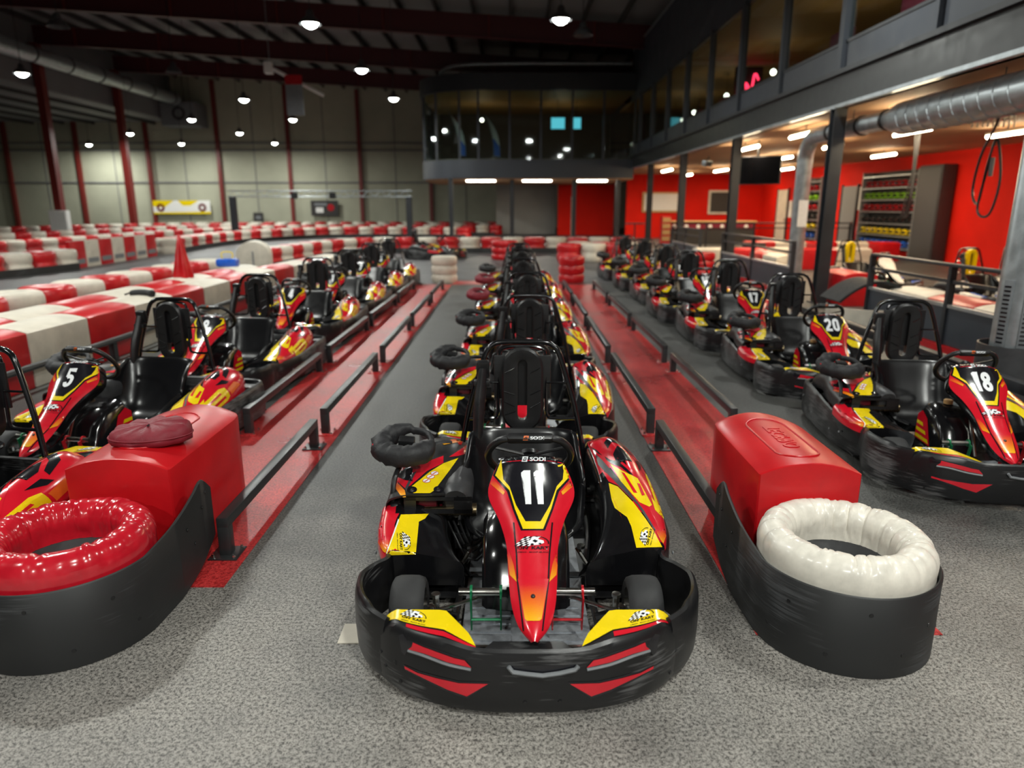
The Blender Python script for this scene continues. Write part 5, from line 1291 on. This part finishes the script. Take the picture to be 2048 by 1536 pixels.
o = MB().lathe([(.2,.6),(.33,.6),(.33,.72),(.2,.72)], 20, None, True).obj('loose_tyre', M['rubber'], None); o.location = (7.1,20.9,0); tag(o, 'bare black tyre lying on the blocks behind the right karts', 'tyre')
# steel parking rail behind the right row
t = empty('steel_kerb', (4.35,4.6,0)); tag(t, 'low dark steel beam on short feet behind the right kart row', 'rail'); MB().bb(-.05,.05,0,9.5,.24,.34,.01).obj('rail_bar', M['darksteel'], t)
for y in (.3,2.6,4.9,7.2,9.2): MB().bb(-.04,.04,y-.06,y+.06,0,.24).obj('rail_post', M['darksteel'], t)
# folded mat and curved beige board
rows = [[(x, .55*math.sin(R(a)), .58*math.cos(R(a))) for x in (0,.3,.6)] for a in range(-78, 79, 12)]
rows = [[(5.0+.9*(i/13)+r[0]*0+.1, 10.9+j*.35-i*.03, .06+.62*math.sin(math.pi*(.15+.6*i/13))) for j, r in enumerate(rw)] for i, rw in enumerate(rows)]
o = MB().grid(rows).obj('folded_mat', M['rubber'], None, thick=.04); tag(o, 'dark grey rubber mat arched over beside the near railing', 'mat')
rows = [[(4.95+.42*math.cos(R(a)), 9.9+.5*math.sin(R(a)), z) for z in (.02,.2,.42)] for a in range(150, 291, 10)]
o = MB().grid(rows).obj('curved_board', M['bwhite'], None, thick=.02); tag(o, 'scuffed beige curved plastic sheet standing on the floor beside the near railing', 'plastic sheet')
# karts of the second paddock: white and blue fairings, yellow headrests
def recolor(o, mp):
    for c in [o]+list(o.children_recursive):
        if c.type != 'MESH': continue
        for s in c.material_slots:
            if s.material and s.material.name in mp: m_ = mp[s.material.name]; s.link = 'OBJECT'; s.material = m_
for i, (x, y, yaw, lab) in enumerate(((7.9,14.1,12,'blue and white go-kart with a yellow headrest, nearest the mezzanine column'),(8.75,11.3,10,'blue and white go-kart in the middle of the second paddock'),(10.5,12.2,25,'blue and white go-kart with a yellow headrest before the bare red wall'))):
    k = copy_tree(KART, None, FAR+('race_number','number_panel','fairing_logo','pod_logo','shoulder_logo')); k.location = (x, y, 0); k.rotation_euler = (0,0,R(yaw)); tag(k, lab, 'go-kart', 'blue and white karts of the second paddock')
    recolor(k, {'red_film': M['paper'], 'yellow_film': M['blue'], 'halftone_fade': M['paper']})
    for c in k.children:
        if c.name.startswith('headrest'):
            for s in c.material_slots: s.link = 'OBJECT'; s.material = M['yellow']
# helmet shelves
hel = MB(); rows = []
for i in range(7):
    a = R(-40+i*130/6); rows.append([(math.cos(R(b))*.13*math.cos(a), math.sin(R(b))*.15*math.cos(a), .13+.13*math.sin(a)) for b in range(0,360,36)])
hel.grid(rows, True); hel.f += [tuple(range(10)), tuple(range(69,59,-1))]; hel.m += [0,0]
vis = MB().grid([[(-.135*math.cos(R(b)), .15*math.sin(R(b)), z) for b in range(-60,61,20)] for z in (.10,.18)])
HC = [('blue','blue'),('yellow','yellow'),('black','satin'),('red','redmetal'),('green','lime'),('red','redmetal')]
HM = {m_: hel.mesh('helmet', M[m_]) for _, m_ in HC}; hel2 = vis.mesh('visor', M['screen'])
def shelf(y0, y1, which):
    x = XR-.42; t = empty('helmet_shelf', (x, y0, 0)); L = y1-y0; tag(t, 'tall metal shelf full of helmets against the red wall, the %s one' % which, 'shelf')
    for y in (0, L): MB().bb(0,.40,y-.03,y+.03,0,3.0).obj('shelf_side', M['gray'], t)
    MB().bb(.38,.40,0,L,.2,3.0).obj('shelf_back', M['dark_int'], t)
    for k in range(7):
        MB().bb(0,.40,0,L,.28+k*.42,.31+k*.42).obj('shelf_board', M['galv'], t)
        if k == 6: continue
        cn, cm = HC[k]; n = int(L/.42)
        for j in range(n):
            o = link('helmet', HM[cm], None, (x+.19, y0+.25+j*(L-.4)/max(1,n-1), .31+k*.42)); tag(o, '%s helmet on the %s board of the %s helmet shelf' % (cn, ['lowest','second','third','fourth','fifth','top'][k], which), 'helmet', '%s helmets of the shelf %s' % (cn, which)); link('visor', hel2, o)
    return t
shelf(24.4, 28.2, 'nearer'); shelf(32.0, 33.6, 'farther')
o = MB().bb(XR-.5,XR-.05,22.9,24.2,0,3.05,.02).obj('dark_locker', M['char'], None); tag(o, 'tall dark locker beside the nearer helmet shelf', 'locker'); MB().bb(XR-.52,XR-.5,22.95,24.15,.1,2.95).obj('locker_door', M['char'], o)
# extinguisher, notices
o = MB().lathe([(0,0),(.09,.0),(.10,.03),(.10,.42),(.06,.50),(.03,.52),(.03,.56),(0,.56)], 14, Matrix.Translation((XR-.14,28.7,.5))).obj('fire_extinguisher', M['bred'], None); tag(o, 'red fire extinguisher on the wall beside the grey door', 'fire extinguisher'); MB().tube(cr([(XR-.14,28.66,1.04),(XR-.18,28.5,.9),(XR-.18,28.55,.6)], 8), .015, 5).obj('hose', M['satin'], o)
for i, (y, z0, z1, lab) in enumerate(((28.95,1.6,2.5,'tall white notice beside the grey door'),(14.9,2.0,2.55,'white notice on the red wall at the right edge'),(36.2,1.2,2.0,'white notice between the two far doors'))):
    o = MB().bb(XR-.03,XR,y-.22,y+.22,z0,z1).obj('wall_notice', M['paper'], None, smooth=0); tag(o, lab, 'notice')
    for k in range(3): MB().bb(XR-.032,XR-.03,y-.16,y+.16,z1-.12-k*.13,z1-.09-k*.13).obj('notice_line', M['gray'], o, smooth=0)
# bar counter with stools and menu boards
t = empty('bar_counter', (7.2,33.6,0)); tag(t, 'dark bar counter with a light top and pink front lamps at the far end', 'counter')
MB().bb(0,4.2,0,.6,0,1.02).obj('counter_body', M['dark_int'], t); MB().bb(-.05,4.25,-.08,.66,1.02,1.08,.01).obj('counter_top', M['wood'], t); MB().bb(.05,4.15,-.02,0,.72,.95).obj('counter_print', M['couch'], t)
for k in range(7): MB().lathe([(0,-.01),(.09,-.01),(.09,.01),(0,.01)], 12, Matrix.Translation((.4+k*.56,-.03,.83)) @ Matrix.Rotation(R(90),4,'X')).obj('counter_emblem', M['paper'], t)
o = MB().bb(7.3,9.4,40.5,40.58,1.4,2.5).obj('menu_window', M['wood'], None); tag(o, 'yellow framed serving window in the red end wall', 'window'); MB().bb(7.42,9.28,40.48,40.5,1.5,2.4).obj('window_pane', M['paper'], o, smooth=0)
o = MB().bb(11.0,12.6,40.5,40.58,1.3,2.6).obj('dark_hatch', M['bwhite'], None); tag(o, 'dark serving hatch with a pale frame in the red end wall', 'window'); MB().bb(11.12,12.48,40.48,40.5,1.42,2.48).obj('hatch_shutter', M['dark_int'], o, smooth=0)
o = MB().bb(6.9,7.3,33.0,33.4,0,1.3).obj('snack_rack', M['bred'], None); tag(o, 'narrow red snack rack at the left end of the bar counter', 'rack')
for k in range(4): MB().bb(6.92,7.28,32.97,33.0,.2+k*.28,.4+k*.28).obj('rack_tray', M['wood'], o)
t = empty('high_table', (5.0,29.2,0)); tag(t, 'round dark high table standing on the track side of the columns', 'table'); MB().lathe([(0,1.05),(.4,1.05),(.4,1.09),(0,1.09)], 20).obj('table_top', M['char'], t); MB().lathe([(.22,0),(.22,.02),(.03,.05),(.03,1.05)], 14).obj('table_leg', M['satin'], t)
# television, loudspeakers, hanging cables
t = empty('television', (6.5,19.4,2.33)); tag(t, 'black flat television hanging from the soffit behind a column', 'television'); t.rotation_euler = (0,0,R(-35))
MB().bb(-.62,.62,-.04,.03,0,.72,.01).obj('tv_case', M['satin'], t); MB().bb(-.59,.59,-.045,-.04,.03,.69).obj('tv_screen', M['screen'], t, smooth=0); MB().tube([(0,.0,.72),(0,0,1.11)], .03, 6).obj('tv_bracket', M['satin'], t)
for i, (x, y, z, s, lab) in enumerate(((6.5,11.2,3.08,1,'dark loudspeaker under the mezzanine above the silver pipe'),(6.5,24.5,3.05,.8,'pale loudspeaker under the mezzanine near the far columns'))):
    t = empty('loudspeaker', (x,y,z)); tag(t, lab, 'loudspeaker'); t.rotation_euler = (R(15),0,R(35)); t.scale = (s,s,s)
    MB().box((0,0,.12), (.40,.22,.24), None, .02).obj('speaker_case', M['galv'] if i else M['gray'], t); MB().bb(-.18,.18,-.115,-.108,.02,.22).obj('speaker_grille', M['satin'], t); MB().tube([(0,0,.24),(0,0,.42)], .02, 5).obj('speaker_bracket', M['satin'], t)
t = empty('hanging_cable', (6.8,10.35,3.45)); tag(t, 'black air hose hanging in loops from the ceiling at the right edge', 'cable')
MB().tube(cr([(0,.0,0),(0,.05,-.5),(0,.3,-.95),(.05,.45,-1.45),(.0,.2,-1.62),(-.05,.05,-1.1),(0,.0,-.75),(.05,-.12,-1.3),(0,-.08,-1.78),(-.05,.12,-1.7),(0,.08,-1.0)], 60), .018, 6).obj('hose_loop', M['satin'], t); MB().tube([(0,.03,-1.0),(.02,.06,-1.25)], .03, 6).obj('hose_gun', M['gray'], t)
t = empty('hanging_cable', (8.6,15.6,3.45)); tag(t, 'bundle of black cables hanging beside the dark locker', 'cable')
for k in range(3): MB().tube(cr([(0,.1*k,0),(.03*k,.1*k,-.9),(-.05+.05*k,.15*k-.1,-1.6),(.0,.1*k+.1,-1.9),(.05,.1*k,-1.0)], 24), .016, 5).obj('cable_loop', M['satin'], t)
t = empty('ceiling_reel', (6.9,10.9,3.0)); tag(t, 'white caged ceiling unit above the hanging air hose', 'hose reel'); MB().bb(-.30,.30,-.25,.25,0,.05).obj('cage_base', M['bwhite'], t)
for k in range(9): MB().bb(-.30+k*.075-.01,-.30+k*.075+.01,-.26,-.25,-.12,.16).obj('cage_bar', M['bwhite'], t)
for x in (-.28,.28): MB().tube([(x,0,.05),(x,0,.46)], .012, 5).obj('hanger', M['gray'], t)
# upstairs: sofas, neon sign, exit lamp
for k, (y, s) in enumerate(((12.0,1.0),(14.6,1.0),(10.0,1.1),(22.5,.9),(25.4,.9),(28.2,.9))):
    t = empty('red_armchair', (6.75,y,4.02)); tag(t, 'dark red armchair upstairs behind the glass, %s from the right' % ['second','third','first','fourth','fifth','sixth'][k], 'armchair'); t.scale = (s,s,s)
    MB().bb(-.4,.4,-.4,.4,.12,.45,.05).obj('seat', M['couch'], t); MB().bb(-.5,-.36,-.42,.42,.12,1.0,.05).obj('backrest', M['couch'], t)
    for yy in (-.46,.46): MB().bb(-.4,.4,yy-.08,yy+.08,.12,.66,.04).obj('armrest', M['couch'], t)
    for xx in (-.33,.33):
        for yy in (-.4,.4): MB().bb(xx-.03,xx+.03,yy-.03,yy+.03,0,.13).obj('leg', M['satin'], t)
t = empty('neon_sign', (8.6,27.4,5.5)); tag(t, 'glowing red neon sign hanging upstairs behind the glass', 'neon sign'); MB().bb(-.5,.5,.0,.04,-.1,1.15).obj('sign_board', M['dark_int'], t)
MB().tube(cr([(-.35,-.05,.0),(-.3,-.05,.5),(-.05,-.05,.2),(-.1,-.05,.6),(.1,-.05,.35),(.2,-.05,.9),(.35,-.05,.7)], 24), .035, 6).obj('neon_tube', M['neon'], t)
o = MB().bb(11.86,11.9,31.0,31.4,5.9,6.1).obj('exit_lamp', M['greenlamp'], None); tag(o, 'small green exit lamp on the upstairs wall', 'lamp')
for k, (x, y) in enumerate(((8.3,9.2),(8.3,14),(8.3,19),(8.3,24),(8.3,29),(8.3,34),(2.6,39.5),(-1.6,39.5))):  # globe lamps added to brighten the upstairs ceilings
    zt = 6.7 if x > 6 else 6.98
    t = empty('added_globe_lamp', (x, y, zt-.9)); tag(t, 'small warm globe lamp added to brighten the upstairs rooms', 'lamp', 'added globe lamps upstairs')
    MB().lathe([(0,0),(.05,.012),(.08,.05),(.09,.09),(.08,.13),(.05,.165),(.02,.18)], 14).obj('lamp_globe', M['panelglow'], t); MB().lathe([(0,.17),(.03,.17),(.03,.22),(0,.23)], 10).obj('lamp_holder', M['satin'], t)
    MB().tube([(0,0,.22),(0,0,.9)], .006, 5).obj('lamp_cord', M['satin'], t)
    l = bpy.data.lights.new('globe_light', 'POINT'); l.shadow_soft_size = .1; l.energy = 17; l.color = (1,.66,.34); link('globe_light', l, t, (.0,.0,-.12))
